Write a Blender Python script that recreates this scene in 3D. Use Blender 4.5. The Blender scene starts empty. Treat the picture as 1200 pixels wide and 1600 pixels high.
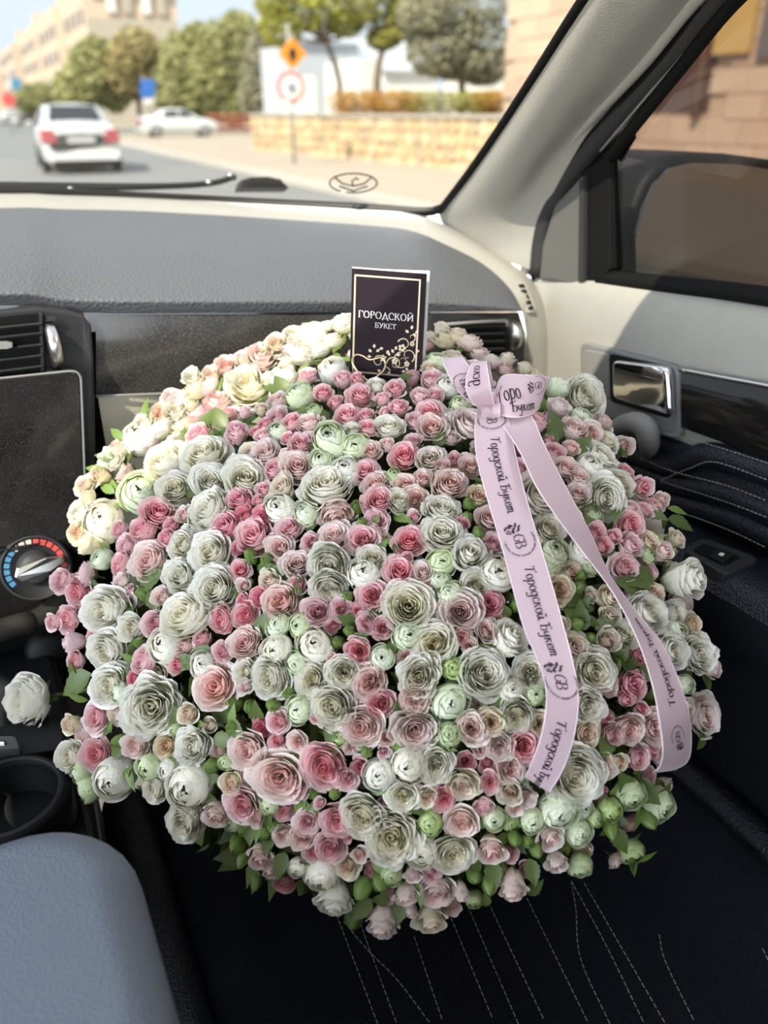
import bpy, bmesh, math, random
from mathutils import Vector, Matrix, noise

scene = bpy.context.scene
col = scene.collection
PI = math.pi

# ------------------------------------------------------------------ camera
FPX = 1202.0
PITCH, YAW = math.radians(27.5), math.radians(27.0)
CAM = Vector((0, 0, 1.3))
FW = Vector((math.sin(YAW) * math.cos(PITCH), math.cos(YAW) * math.cos(PITCH), -math.sin(PITCH)))
RT = Vector((math.cos(YAW), -math.sin(YAW), 0))
UP = RT.cross(FW)
cd = bpy.data.cameras.new('camera')
cam = bpy.data.objects.new('camera', cd)
col.objects.link(cam)
cam.matrix_world = Matrix.Translation(CAM) @ Matrix((RT, UP, -FW)).transposed().to_4x4()
cd.sensor_fit = 'AUTO'
cd.sensor_width = 36.0
cd.lens = 36.0 * FPX / 1600.0
cd.clip_start = 0.02
cd.clip_end = 2000
cd.dof.use_dof = True
cd.dof.focus_distance = 0.70
cd.dof.aperture_fstop = 3.6
scene.camera = cam

# ------------------------------------------------------------------ sky, sun, exposure
world = bpy.data.worlds.new('world')
scene.world = world
world.use_nodes = True
wn, wl = world.node_tree.nodes, world.node_tree.links
wn.clear()
wo = wn.new('ShaderNodeOutputWorld')
wb = wn.new('ShaderNodeBackground')
wb.inputs['Strength'].default_value = 3.7
tc = wn.new('ShaderNodeTexCoord')
sx = wn.new('ShaderNodeSeparateXYZ')
rmp = wn.new('ShaderNodeValToRGB')
rmp.color_ramp.elements[0].position = 0.0
rmp.color_ramp.elements[0].color = (0.66, 0.75, 0.81, 1)
rmp.color_ramp.elements[1].position = 0.45
rmp.color_ramp.elements[1].color = (0.76, 0.83, 0.93, 1)
wl.new(tc.outputs['Generated'], sx.inputs[0])
wl.new(sx.outputs['Z'], rmp.inputs[0])
wl.new(rmp.outputs[0], wb.inputs['Color'])
wl.new(wb.outputs[0], wo.inputs[0])

SUN_DIR = Vector((0.85, 0.54, -1.0)).normalized()
sl = bpy.data.lights.new('sun', 'SUN')
sl.energy = 21.0
sl.angle = math.radians(0.6)
sl.color = (1.0, 0.91, 0.73)
sun = bpy.data.objects.new('sun', sl)
col.objects.link(sun)
sun.rotation_mode = 'QUATERNION'
sun.rotation_quaternion = SUN_DIR.to_track_quat('-Z', 'Y')
sun.location = (-4, -4, 9)

vs = scene.view_settings
vs.view_transform = 'Standard'
vs.look = 'None'
vs.gamma = 1.0
vs.exposure = 1.2
vs.use_curve_mapping = False

# ------------------------------------------------------------------ helpers
def ray(x, y):
    return FW + RT * ((x - 600) / FPX) + UP * ((800 - y) / FPX)

def at(x, y, X=None, Y=None, Z=None, D=None):
    """the point seen at a picture position, on the plane given"""
    d = ray(x, y)
    if X is not None: t = (X - CAM.x) / d.x
    elif Y is not None: t = (Y - CAM.y) / d.y
    elif Z is not None: t = (Z - CAM.z) / d.z
    else: t = D
    return CAM + d * t

def tag(o, label=None, cat=None, group=None, kind=None):
    if label: o['label'] = label
    if cat: o['category'] = cat
    if group: o['group'] = group
    if kind: o['kind'] = kind
    return o

def empty(name, loc, label=None, cat=None, group=None, kind=None):
    o = bpy.data.objects.new(name, None)
    o.empty_display_size = 0.05
    col.objects.link(o)
    o.location = loc
    return tag(o, label, cat, group, kind)

def world_loc(o):
    p = Vector(o.location)
    while o.parent:
        o = o.parent
        p = p + Vector(o.location)
    return p

def setparent(o, parent):
    """parent an object modelled in world coordinates"""
    if parent is not None:
        o.parent = parent
        if parent.type == 'EMPTY':
            o.matrix_parent_inverse = Matrix.Translation(-Vector(parent.location))

def mobj(name, verts, faces, mat, parent=None, smooth=True, kind=None):
    me = bpy.data.meshes.new(name)
    me.from_pydata([tuple(v) for v in verts], [], faces)
    me.validate()
    me.update()
    if smooth:
        me.polygons.foreach_set('use_smooth', [True] * len(me.polygons))
    if mat: me.materials.append(mat)
    o = bpy.data.objects.new(name, me)
    col.objects.link(o)
    setparent(o, parent)
    if kind: o['kind'] = kind
    return o

class MB:
    """collects shapes for ONE mesh object"""
    def __init__(self):
        self.v, self.f = [], []
    def add(self, v, f):
        b = len(self.v)
        self.v += [Vector(p) for p in v]
        self.f += [tuple(i + b for i in q) for q in f]
    def build(self, name, mat, parent=None, smooth=False, kind=None):
        return mobj(name, self.v, self.f, mat, parent, smooth, kind)

def catmull(pts, n):
    """resample a control polyline into n points (vectors of any size)"""
    m = len(pts)
    out = []
    for i in range(n):
        s = i / (n - 1) * (m - 1)
        k = min(int(s), m - 2)
        t = s - k
        p1, p2 = pts[k], pts[k + 1]
        p0 = pts[k - 1] if k > 0 else p1 * 2 - p2
        p3 = pts[k + 2] if k + 2 < m else p2 * 2 - p1
        out.append(0.5 * ((2 * p1) + (p2 - p0) * t + (2 * p0 - 5 * p1 + 4 * p2 - p3) * t * t + (3 * p1 - p0 - 3 * p2 + p3) * t ** 3))
    return out

def grid_vf(rows, closed=False):
    nu = len(rows[0])
    v = [p for r in rows for p in r]
    f = []
    for i in range(len(rows) - 1):
        for j in range(nu if closed else nu - 1):
            a, b = i * nu + j, i * nu + (j + 1) % nu
            f.append((a, b, b + nu, a + nu))
    return v, f

def loft(name, ctrl, mat, parent=None, nu=24, nv=12, kind=None, thick=0.0):
    """smooth surface through control rows"""
    rows = [catmull([Vector(p) for p in r], nu) for r in ctrl]
    cols = [catmull([r[j] for r in rows], nv) for j in range(nu)]
    rows = [[cols[j][i] for j in range(nu)] for i in range(nv)]
    v, f = grid_vf(rows)
    o = mobj(name, v, f, mat, parent, True, kind)
    if thick:
        m = o.modifiers.new('thickness', 'SOLIDIFY')
        m.thickness = thick
        m.offset = 0
    return o

def slab_vf(poly, depth, bev=0.0, steps=2):
    """plate with the outline poly (seen face), going back by the vector depth, edge rounded by bev"""
    poly = [Vector(p) for p in poly]
    n = len(poly)
    depth = Vector(depth)
    c = sum(poly, Vector()) / n
    rings = [[p + depth for p in poly]]
    if bev > 0:
        du = depth.normalized()
        for a in [i / steps for i in range(steps + 1)]:
            k = bev * (1 - math.cos(a * PI / 2))
            s = bev * (1 - math.sin(a * PI / 2))
            rings.append([p + (c - p).normalized() * k + du * s for p in poly])
    else:
        rings.append(poly)
    v, f = grid_vf(rings, True)
    m = (len(rings) - 1) * n
    f.append(tuple(range(m, m + n)))
    f.append(tuple(range(n - 1, -1, -1)))
    return v, f

def slab(name, poly, depth, mat, parent=None, bev=0.002, smooth=False, kind=None):
    v, f = slab_vf(poly, depth, bev)
    return mobj(name, v, f, mat, parent, smooth, kind)

def rrect(corners, rad=0.2, k=5):
    """rounded quad outline, corners TL TR BR BL, rad as fraction of the short side"""
    c = [Vector(p) for p in corners]
    L = min((c[i] - c[(i + 1) % 4]).length for i in range(4)) * rad
    out = []
    for i in range(4):
        p, a, b = c[i], c[i - 1], c[(i + 1) % 4]
        pa = p + (a - p).normalized() * L
        pb = p + (b - p).normalized() * L
        for j in range(k + 1):
            t = j / k
            out.append(pa * (1 - t) ** 2 + p * 2 * t * (1 - t) + pb * t * t)
    return out

def box_vf(c, s, rot=None):
    c = Vector(c)
    v = []
    for dx in (-.5, .5):
        for dy in (-.5, .5):
            for dz in (-.5, .5):
                p = Vector((dx * s[0], dy * s[1], dz * s[2]))
                if rot: p = rot @ p
                v.append(c + p)
    f = [(0, 1, 3, 2), (4, 6, 7, 5), (0, 4, 5, 1), (2, 3, 7, 6), (0, 2, 6, 4), (1, 5, 7, 3)]
    return v, f

def box(name, c, s, mat, parent=None, rot=None, bev=0.0):
    v, f = box_vf(c, s, rot)
    o = mobj(name, v, f, mat, parent, False)
    if bev:
        m = o.modifiers.new('bevel', 'BEVEL')
        m.width = bev
        m.segments = 3
    return o

def tube_vf(path, r, n=8, caps=True, flat=1.0):
    path = [Vector(p) for p in path]
    rows = []
    ref = None
    for i, p in enumerate(path):
        t = (path[min(i + 1, len(path) - 1)] - path[max(i - 1, 0)]).normalized()
        if ref is None:
            ref = t.orthogonal().normalized()
        ref = (ref - t * ref.dot(t))
        ref = ref.normalized() if ref.length > 1e-6 else t.orthogonal().normalized()
        b = t.cross(ref)
        rr = r[i] if isinstance(r, (list, tuple)) else r
        rows.append([p + ref * math.cos(2 * PI * j / n) * rr + b * math.sin(2 * PI * j / n) * rr * flat for j in range(n)])
    v, f = grid_vf(rows, True)
    if caps:
        f.append(tuple(range(n - 1, -1, -1)))
        m = len(v) - n
        f.append(tuple(range(m, m + n)))
    return v, f

def tube(name, path, r, mat, parent=None, n=8, kind=None):
    v, f = tube_vf(path, r, n)
    return mobj(name, v, f, mat, parent, True, kind)

def lathe_vf(prof, c, ax, n=32, ref=None):
    """turn (radius, height) pairs about an axis"""
    ax = Vector(ax).normalized()
    e = (Vector(ref) - ax * Vector(ref).dot(ax)).normalized() if ref else ax.orthogonal().normalized()
    b = ax.cross(e)
    c = Vector(c)
    rows = [[c + ax * h + (e * math.cos(2 * PI * j / n) + b * math.sin(2 * PI * j / n)) * r for j in range(n)] for r, h in prof]
    return grid_vf(rows, True)

# ------------------------------------------------------------------ materials
def nmat(name):
    m = bpy.data.materials.new(name)
    m.use_nodes = True
    return m, m.node_tree.nodes, m.node_tree.links, m.node_tree.nodes['Principled BSDF']

def mat(name, c, rough=0.5, metal=0.0, spec=0.5, bump=None, vary=0.0, vscale=8.0, coat=0.0, voro=None, dust=None, trans=0.0, sub=0.0):
    m, n, l, b = nmat(name)
    b.inputs['Base Color'].default_value = (*c, 1)
    b.inputs['Roughness'].default_value = rough
    b.inputs['Metallic'].default_value = metal
    b.inputs['Specular IOR Level'].default_value = spec
    if coat:
        b.inputs['Coat Weight'].default_value = coat
        b.inputs['Coat Roughness'].default_value = 0.05
    t = n.new('ShaderNodeTexCoord')
    if vary:
        nz = n.new('ShaderNodeTexNoise')
        nz.inputs['Scale'].default_value = vscale
        nz.inputs['Detail'].default_value = 4
        l.new(t.outputs['Object'], nz.inputs['Vector'])
        mx = n.new('ShaderNodeMix')
        mx.data_type = 'RGBA'
        mx.inputs[6].default_value = (*[max(0, k * (1 - vary)) for k in c], 1)
        mx.inputs[7].default_value = (*[min(1, k * (1 + vary)) for k in c], 1)
        l.new(nz.outputs['Fac'], mx.inputs[0])
        l.new(mx.outputs[2], b.inputs['Base Color'])
    if dust:
        # fine dust specks lying on a glossy panel: dust = (amount, scale, colour)
        nz = n.new('ShaderNodeTexNoise')
        nz.inputs['Scale'].default_value = dust[1]
        nz.inputs['Detail'].default_value = 2
        l.new(t.outputs['Object'], nz.inputs['Vector'])
        n2 = n.new('ShaderNodeTexNoise')
        n2.inputs['Scale'].default_value = 18
        l.new(t.outputs['Object'], n2.inputs['Vector'])
        r = n.new('ShaderNodeValToRGB')
        r.color_ramp.elements[0].position = 0.52
        r.color_ramp.elements[1].position = 0.74
        l.new(nz.outputs['Fac'], r.inputs[0])
        mu = n.new('ShaderNodeMath')
        mu.operation = 'MULTIPLY_ADD'
        l.new(r.outputs[0], mu.inputs[0])
        mu.inputs[1].default_value = dust[0]
        n3 = n.new('ShaderNodeMath')
        n3.operation = 'MULTIPLY'
        l.new(n2.outputs['Fac'], n3.inputs[0])
        n3.inputs[1].default_value = dust[0] * 0.45
        l.new(n3.outputs[0], mu.inputs[2])
        mx = n.new('ShaderNodeMix')
        mx.data_type = 'RGBA'
        mx.inputs[6].default_value = (*c, 1)
        mx.inputs[7].default_value = (*dust[2], 1)
        l.new(mu.outputs[0], mx.inputs[0])
        l.new(mx.outputs[2], b.inputs['Base Color'])
        mr = n.new('ShaderNodeMath')
        mr.operation = 'MULTIPLY_ADD'
        l.new(mu.outputs[0], mr.inputs[0])
        mr.inputs[1].default_value = 0.9
        mr.inputs[2].default_value = rough
        l.new(mr.outputs[0], b.inputs['Roughness'])
    if bump or voro:
        bp = n.new('ShaderNodeBump')
        if voro:
            tx = n.new('ShaderNodeTexVoronoi')
            tx.inputs['Scale'].default_value = voro[0]
            l.new(t.outputs['Object'], tx.inputs['Vector'])
            l.new(tx.outputs['Distance'], bp.inputs['Height'])
            bp.inputs['Strength'].default_value = voro[1]
        else:
            tx = n.new('ShaderNodeTexNoise')
            tx.inputs['Scale'].default_value = bump[0]
            tx.inputs['Detail'].default_value = 3
            l.new(t.outputs['Object'], tx.inputs['Vector'])
            l.new(tx.outputs['Fac'], bp.inputs['Height'])
            bp.inputs['Strength'].default_value = bump[1]
        bp.inputs['Distance'].default_value = 0.002
        l.new(bp.outputs[0], b.inputs['Normal'])
    return m

def glass(name, tint, gloss=0.04):
    """tinted pane: lets light through dimmed, with a faint mirror reflection"""
    m, n, l, b = nmat(name)
    n.remove(b)
    out = n['Material Output']
    tr = n.new('ShaderNodeBsdfTransparent')
    tr.inputs[0].default_value = (*tint, 1)
    gl = n.new('ShaderNodeBsdfGlossy')
    gl.inputs['Roughness'].default_value = 0.0
    fr = n.new('ShaderNodeFresnel')
    fr.inputs[0].default_value = 1.45
    mu = n.new('ShaderNodeMath')
    mu.operation = 'MULTIPLY'
    mu.inputs[1].default_value = gloss
    l.new(fr.outputs[0], mu.inputs[0])
    mx = n.new('ShaderNodeMixShader')
    l.new(mu.outputs[0], mx.inputs[0])
    l.new(tr.outputs[0], mx.inputs[1])
    l.new(gl.outputs[0], mx.inputs[2])
    l.new(mx.outputs[0], out.inputs[0])
    return m

M = {}
M['cream'] = mat('cream_plastic', (0.325, 0.314, 0.285), 0.55, bump=(420, 0.25), vary=0.05, vscale=30)
M['dash'] = mat('grey_dash_skin', (0.100, 0.104, 0.115), 0.50, voro=(260, 0.45), vary=0.06, vscale=20)
M['beige'] = mat('beige_glovebox', (0.44, 0.40, 0.31), 0.55, voro=(500, 0.3))
M['gloss'] = mat('dusty_gloss_black', (0.012, 0.012, 0.014), 0.12, dust=(0.27, 1000, (0.34, 0.30, 0.255)))
M['screen'] = mat('dusty_screen_glass', (0.006, 0.006, 0.007), 0.10, dust=(0.10, 900, (0.42, 0.38, 0.34)))
M['bezel'] = mat('dark_bezel', (0.022, 0.023, 0.027), 0.30, dust=(0.07, 800, (0.35, 0.32, 0.28)))
M['black'] = mat('black_plastic', (0.006, 0.006, 0.007), 0.55, spec=0.3)
M['rubber'] = mat('black_rubber', (0.005, 0.005, 0.005), 0.7, spec=0.15)
M['dgrey'] = mat('dark_grey_plastic', (0.030, 0.030, 0.032), 0.5, spec=0.25, bump=(500, 0.15))
M['mgrey'] = mat('grey_plastic', (0.22, 0.215, 0.21), 0.45, bump=(500, 0.12))
M['silver'] = mat('satin_silver', (0.62, 0.62, 0.61), 0.28, metal=1.0)
M['chrome'] = mat('chrome', (0.85, 0.85, 0.85), 0.06, metal=1.0)
M['leather'] = mat('navy_black_leather', (0.008, 0.010, 0.018), 0.42, voro=(380, 0.5), spec=0.4)
M['fabric'] = mat('navy_seat_fabric', (0.0045, 0.006, 0.012), 0.85, voro=(600, 0.6), spec=0.25)
M['armrest'] = mat('grey_blue_leather', (0.115, 0.137, 0.175), 0.45, voro=(520, 0.30), spec=0.5)
M['thread'] = mat('pale_thread', (0.30, 0.275, 0.25), 0.8)
M['doorlow'] = mat('dark_door_plastic', (0.012, 0.014, 0.02), 0.5, bump=(400, 0.2))
M['headliner'] = mat('headliner', (0.68, 0.66, 0.62), 0.9)
M['carpet'] = mat('dark_carpet', (0.015, 0.015, 0.017), 0.95)
M['wind'] = glass('windshield_glass', (0.145, 0.148, 0.147), 0.35)  # tint far darker than real glass, to dim the street and sun
M['side'] = glass('tinted_side_glass', (0.066, 0.060, 0.058), 0.08)
M['mirror'] = mat('mirror_glass', (0.20, 0.21, 0.21), 0.02, metal=1.0)
M['red'] = mat('red_print', (0.50, 0.04, 0.03), 0.5)
M['blue'] = mat('blue_print', (0.03, 0.15, 0.28), 0.5)
M['pale'] = mat('pale_print', (0.45, 0.40, 0.34), 0.5)
M['white'] = mat('white_print', (0.8, 0.8, 0.8), 0.5)
# ================================================================== CAR INTERIOR
XC = -0.10                      # centre line of the car

def full(pts):
    """right half of a curve across the car, continued by its mirror image on the driver side"""
    return [Vector((2 * XC - p.x, p.y, p.z)) for p in reversed(pts)] + list(pts)

def pcurve(lst):
    return [at(a, b, Y=y) for a, b, y in lst]

# ---- windshield
A = pcurve([(0, 300, 1.36), (200, 306, 1.34), (400, 316, 1.26), (560, 324, 1.16), (660, 331, 1.08)])
EDGE = [at(690, 326, X=.63), at(733, 270, X=.62), at(783, 198, X=.61), at(848, 98, X=.595), at(912, -2, X=.58), Vector((.545, .55, 1.49)), Vector((.535, .475, 1.525)), Vector((.53, .34, 1.595))]
HEADL = [Vector((-.735, .43, 1.525)), Vector((-.52, .39, 1.545)), Vector((-.33, .415, 1.558))]  # unseen roof edge, bent back here so sun reaches the bouquet's left
HEAD = [Vector((XC, .45, 1.565)), Vector((.12, .435, 1.56)), Vector((.35, .455, 1.545)), Vector((.535, .475, 1.525))]
grows = []
c0, c3 = Vector((XC, 1.40, 1.178)), Vector((XC, .30, 1.63))
for i in range(7):
    t = i / 6
    e = catmull(EDGE, 13)[i * 2]
    c = c0.lerp(c3, (e.z - EDGE[0].z) / (EDGE[-1].z - EDGE[0].z))
    half = []
    for s in (0.15, .4, .65, .85, 1):
        half.append(Vector((c.x + (e.x - c.x) * s, c.y + (e.y - c.y) * s ** 2.3, c.z + (e.z - c.z) * s ** 2)))
    grows.append(full(half))
ws = loft('window_1', grows, M['wind'], nu=40, nv=20)
tag(ws, 'windshield glass, darkened to dim the daylight, above the grey dashboard', 'windshield', kind='structure')
tube('windshield_seal', catmull(full(A + EDGE[:1]), 50), [.0065] * 50, M['rubber'], ws, 8)
for sgn in (1, -1):
    e2 = catmull(EDGE, 24)
    if sgn < 0: e2 = [Vector((2 * XC - p.x, p.y, p.z)) for p in e2]
    tube('windshield_seal', e2, .0055, M['rubber'], ws, 8)
# small oval sticker with a winged bird on the glass
dY = 1.135
dpt = lambda x, y: at(x, y, Y=dY)
mb = MB()
mb.add(*tube_vf([dpt(552 + 37 * math.cos(a), 286 + 15 * math.sin(a)) for a in [2.15 + 6.0 * k / 40 for k in range(41)]], .0016, 6, flat=.6))
for pts in ([(522, 276), (535, 287), (552, 291), (569, 287), (582, 276)], [(552, 291), (550, 283), (556, 278), (560, 281)], [(530, 291), (552, 298), (574, 291)]):
    mb.add(*tube_vf([dpt(*p) for p in pts], .0013, 6))
mb.build('oval_sticker', M['dgrey'], ws, True)

# ---- wiper outside the glass
wy = 1.46
wp = empty('windshield_wiper', at(200, 300, Y=wy), 'black wiper arm lying along the foot of the windshield', 'wiper')
tube('wiper_arm', catmull([at(x, y, Y=wy) for x, y in ((-260, 290), (0, 292), (110, 294), (230, 292), (325, 287), (368, 276))], 30), .005, M['black'], wp)
tube('wiper_blade', catmull([at(x, y, Y=wy + .02) for x, y in ((-280, 286), (0, 288), (200, 290), (300, 289))], 20), .004, M['rubber'], wp)
for x, y in ((110, 296), (326, 285), (360, 274)):
    v, f = lathe_vf([(.0005, .004), (.004, .003), (.005, 0)], at(x, y, Y=wy - .01), (0, -1, .3), 10)
    mobj('rivet', v, f, M['silver'], wp)
cw = slab('cowl_vent', [at(x, y, Y=1.40) for x, y in ((374, 293), (377, 281), (392, 276), (420, 275), (440, 280), (452, 293))], (0, .03, -.01), M['dgrey'], None, .004)
tag(cw, 'dark ribbed cowl vent outside at the foot of the windshield', 'vent')
for k in range(5):
    x = 388 + 11 * k
    v, f = tube_vf([at(x, 290, Y=1.395), at(x + 3, 279, Y=1.395)], .0016, 6)
    mobj('rib', v, f, M['black'], cw)

# ---- bonnet of the car, below the view over the dash
hood_rows = []
for y, z, w in ((1.50, 1.06, .72), (1.8, 1.05, .74), (2.2, 1.0, .72), (2.45, .90, .66), (2.5, .70, .64)):
    hood_rows.append([Vector((XC + w * s, y, z - .05 * abs(s) ** 3)) for s in (-1, -.6, -.2, .2, .6, 1)])
tag(loft('bonnet', hood_rows, mat('bonnet_paint', (.5, .5, .5), .3, coat=.5), nu=20, nv=14), 'pale bonnet of the car in front of the windshield', 'bonnet', kind='structure')

# ---- roof, walls, floor
rr = [catmull(HEADL + HEAD, 8)]
for y, z, w in ((.30, 1.585, .66), (-.2, 1.60, .68), (-.9, 1.60, .68), (-1.7, 1.56, .66)):
    rr.append(full([Vector((XC, y, z)), Vector((XC + w * .33, y, z - .004)), Vector((XC + w * .66, y, z - .02)), Vector((XC + w, y, z - .075))]))
tag(loft('ceiling', rr, M['headliner'], nu=30, nv=20, thick=.02), 'pale fabric headliner of the car roof', 'headliner', kind='structure')
tag(box('floor', (XC, .0, .22), (1.6, 3.4, .04), M['carpet']), 'dark carpeted car floor', 'floor', kind='structure')
tag(box('wall_front', (XC, 1.42, .66), (1.56, .04, .86), M['carpet']), 'dark bulkhead behind the dashboard', 'bulkhead', kind='structure')
tag(box('wall_left', (XC - .82, -.3, .585), (.08, 2.6, .73), M['doorlow']), 'dark unseen driver door panel, left open above to let daylight in', 'door panel', kind='structure')  # unseen; height set to cut light bouncing off the ground, open above
tag(box('wall_back', (XC, -1.66, .60), (1.6, .06, .74), M['doorlow']), 'dark rear wall of the cabin below the back window', 'wall', kind='structure')
wr = MB()
wr.add(*box_vf((.72, -1.05, .66), (.06, 1.1, .9)))
wr.add(*box_vf((.66, -.62, 1.3), (.06, .12, .5)))
tag(wr.build('wall_right', M['doorlow']), 'dark rear side panel and door pillar behind the passenger seat', 'side panel', kind='structure')
lp = [Vector((2 * XC - p.x, p.y, p.z)) for p in catmull(EDGE, 16)]
pl = MB()
pl.add(*tube_vf([p + Vector((-.03, -.01, 0)) for p in lp], .032, 10))
tag(pl.build('trim_2', M['cream'], None, True), 'cream pillar trim on the driver side of the windshield', 'pillar trim', kind='structure')

# ---- dashboard
dash = empty('dashboard', (XC, .95, .60), 'grey leather-grained dashboard with dark gloss trim, vents, screen and temperature knob', 'dashboard')
B = [(0, 325, 1.30), (100, 327, 1.29), (200, 329, 1.28), (300, 334, 1.245), (416, 341, 1.19), (560, 351, 1.10), (640, 360, 1.045), (700, 384, .99), (754, 412, .945), (796, 450, .888), (817, 487, .852)]
lip_y = lambda x: .90 - .055 * max(0, min(1, (x - 100) / 700))
lip_r = lambda x: 475 + 15 * max(0, min(1, (x + 20) / 150)) if x < 140 else 490 - 3 * (x - 140) / 677
fr = (0, .15, .36, .60, .79, .87, .93, 1)
fy = (1, .70, .36, .12, .015, -.02, -.015, 0)
rows = []
for a, b in zip(fr, fy):
    pts = []
    for x, y, Y in B:
        ly, lr = lip_y(x), lip_r(x)
        pts.append(at(x, y + (lr - y) * a, Y=ly + (Y - ly) * b - (.0 if abs(b) > .2 else 0)))
    rows.append(full(pts))
loft('dash_pad', rows, M['dash'], dash, nu=72, nv=36)
A2 = [(0, 302, 1.355), (100, 305, 1.35), (200, 308, 1.335), (300, 313, 1.30), (416, 319, 1.25), (560, 327, 1.155), (640, 332, 1.09), (700, 356, 1.03), (765, 392, .975), (815, 425, .92), (838, 450, .895), (856, 500, .87), (866, 560, .86), (868, 640, .86)]
B2 = B[:10] + [(815, 482, .855), (822, 520, .85), (828, 560, .85), (830, 640, .85)]
r0 = [at(a, b - 2, Y=y + .012) for a, b, y in A2]
r2 = [at(a, b + 3, Y=y + .004) for a, b, y in B2]
r1 = [p.lerp(q, .5) + Vector((0, -.003, .005)) for p, q in zip(r0, r2)]
loft('dash_edge', [full(r0), full(r1), full(r2)], M['cream'], dash, nu=80, nv=8)
# side window vent in the cream end of the dash
vc = [at(799, 438, Y=.905), at(817, 440, Y=.90), at(836, 487, Y=.865), at(822, 492, Y=.862)]
vn = Vector((-.25, -.85, .45)).normalized()
sv = slab('side_vent', [p + vn * .006 for p in rrect(vc, .3)], -vn * .012, M['cream'], dash, .002)
for k in range(5):
    t = .16 + .17 * k
    a0, a1 = vc[0].lerp(vc[3], t), vc[1].lerp(vc[2], t)
    d = (a1 - a0)
    dn = (vc[3] - vc[0]).normalized() * .0055
    q = [a0 + d * .25, a0 + d * .80 - dn * .35, a0 + d * .80 + dn, a0 + d * .3 + dn * .9]
    slab('slot', [p + vn * .0068 for p in q], -vn * .002, M['black'], sv, 0)

def face(name, pts, Y, mt, parent, depth=.03, bev=.003, **k):
    return slab(name, [at(p[0], p[1], Y=Y(p[0]) if callable(Y) else Y) for p in pts], (0, depth, -.004), mt, parent, bev, **k)

ty = lambda x: lip_y(x) + .003
top = [(x, lip_r(x) + 2) for x in (150, 250, 350, 450, 550, 672)]
bot = [(672, 562), (550, 584), (450, 600), (395, 607), (300, 611), (150, 617)]
tr1 = loft('trim_panel', [[at(x, y, Y=ty(x)) for x, y in top], [at(x, (y + q) / 2, Y=ty(x) - .004) for (x, y), (_, q) in zip(top, reversed(bot))], [at(x, y, Y=ty(x) + .004) for x, y in reversed(bot)]], M['gloss'], dash, 24, 8)
tube('trim_line', catmull([at(x, y + 2, Y=ty(x)) for x, y in reversed(bot)], 20), .0016, M['mgrey'], dash, 6)
# right hand air vent
rv = face('air_vent', [(672, 488), (812, 488), (822, 520), (820, 575), (672, 575)], .853, M['bezel'], dash, .03)
rin = face('vent_dark_plate', rrect([Vector((683, 505, 0)), Vector((792, 500, 0)), Vector((792, 552, 0)), Vector((690, 556, 0))], .15), .849, M['rubber'], rv, .006, .001)  # solid black plate stands in for the dark inside of the vent
for k in range(4):
    y0 = 512 + 12 * k
    v, f = slab_vf([at(688, y0, Y=.842), at(790, y0 - 3, Y=.842), at(790, y0 + 1, Y=.846), at(688, y0 + 5, Y=.846)], (0, .006, 0), .0008)
    mobj('slat', v, f, M['dgrey'], rv, False)
tube('vent_rim', [at(685, 508, Y=.843), at(735, 504, Y=.843), at(792, 501, Y=.843)], .0022, M['mgrey'], rv, 8)
v, f = lathe_vf([(.0, -.005), (.019, -.005), (.019, .005), (.0, .005)], at(800, 524, Y=.848), (1, 0, 0), 24)
mobj('thumb_wheel', v, f, M['silver'], rv)
# glovebox
gb = [[at(x, y, Y=.903 + .0 * x) for x, y in ((153, 620), (250, 615), (330, 612), (420, 607), (560, 588), (690, 566), (830, 560))]]
for z, yy in ((.92, .915), (.80, .93), (.66, .97), (.58, 1.02)):
    gb.append([Vector((p.x, yy - .05 * max(0, (p.x - .1)) , z)) for p in gb[0]])
loft('glovebox', gb, M['beige'], dash, 20, 14)
lower = MB()
lower.add(*box_vf((XC, 1.20, .80), (1.46, .40, .52)))
lower.build('dash_body', M['black'], dash)

# centre stack: face in the picture plane of the dash, running to the left out of view
def L3(y, Y, x=-.29):
    return Vector((x, Y, at(60, y, Y=Y).z))
stack = [L3(478, .885), at(60, 479, Y=.885), at(105, 484, Y=.885), at(132, 492, Y=.885), at(143, 508, Y=.885), at(147, 560, Y=.885), at(150, 720, Y=.89), at(138, 850, Y=.895), at(112, 960, Y=.90), L3(960, .90)]
slab('centre_stack', stack, (0, .06, 0), M['bezel'], dash, .004)
# vent
cv = slab('air_vent', rrect([L3(491, .879, -.14), at(69, 490, Y=.879), at(72, 580, Y=.879), L3(582, .879, -.14)], .08), (0, .01, 0), M['rubber'], dash, .001)  # flat black plate gives the inset look of a shaded recess
for y0 in (506, 521, 539, 556, 573):
    a, b = L3(y0, .870, -.135), at(66, y0, Y=.870)
    v, f = slab_vf([a, b, b + Vector((0, .006, -.0035)), a + Vector((0, .006, -.0035))], (0, .004, .001), .0006)
    mobj('slat', v, f, M['dgrey'], cv, False)
v, f = slab_vf([at(x, y, Y=.866) for x, y in ((-14, 536), (12, 535), (20, 537), (20, 543), (12, 546), (-14, 546))], (0, .01, 0), .001)
mobj('slider', v, f, M['mgrey'], cv, False)
v, f = slab_vf([at(x, y, Y=.876) for x, y in ((61, 490), (66, 490), (69, 580), (64, 582))], (0, .01, 0), .001)
mobj('vent_frame', v, f, M['dgrey'], cv, False)
v, f = lathe_vf([(0, -.0065), (.021, -.0065), (.025, -.004), (.025, .004), (.021, .0065), (0, .0065)], at(81, 538, Y=.886), (1, .1, 0), 36)
wheel = mobj('thumb_wheel', v, f, M['silver'], cv)
v, f = slab_vf([at(x, y, Y=.878) for x, y in ((72, 494), (88, 494), (89, 502), (73, 502))], (0, .004, 0), .0005)
mobj('vent_icon', v, f, M['dgrey'], cv, False)
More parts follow.
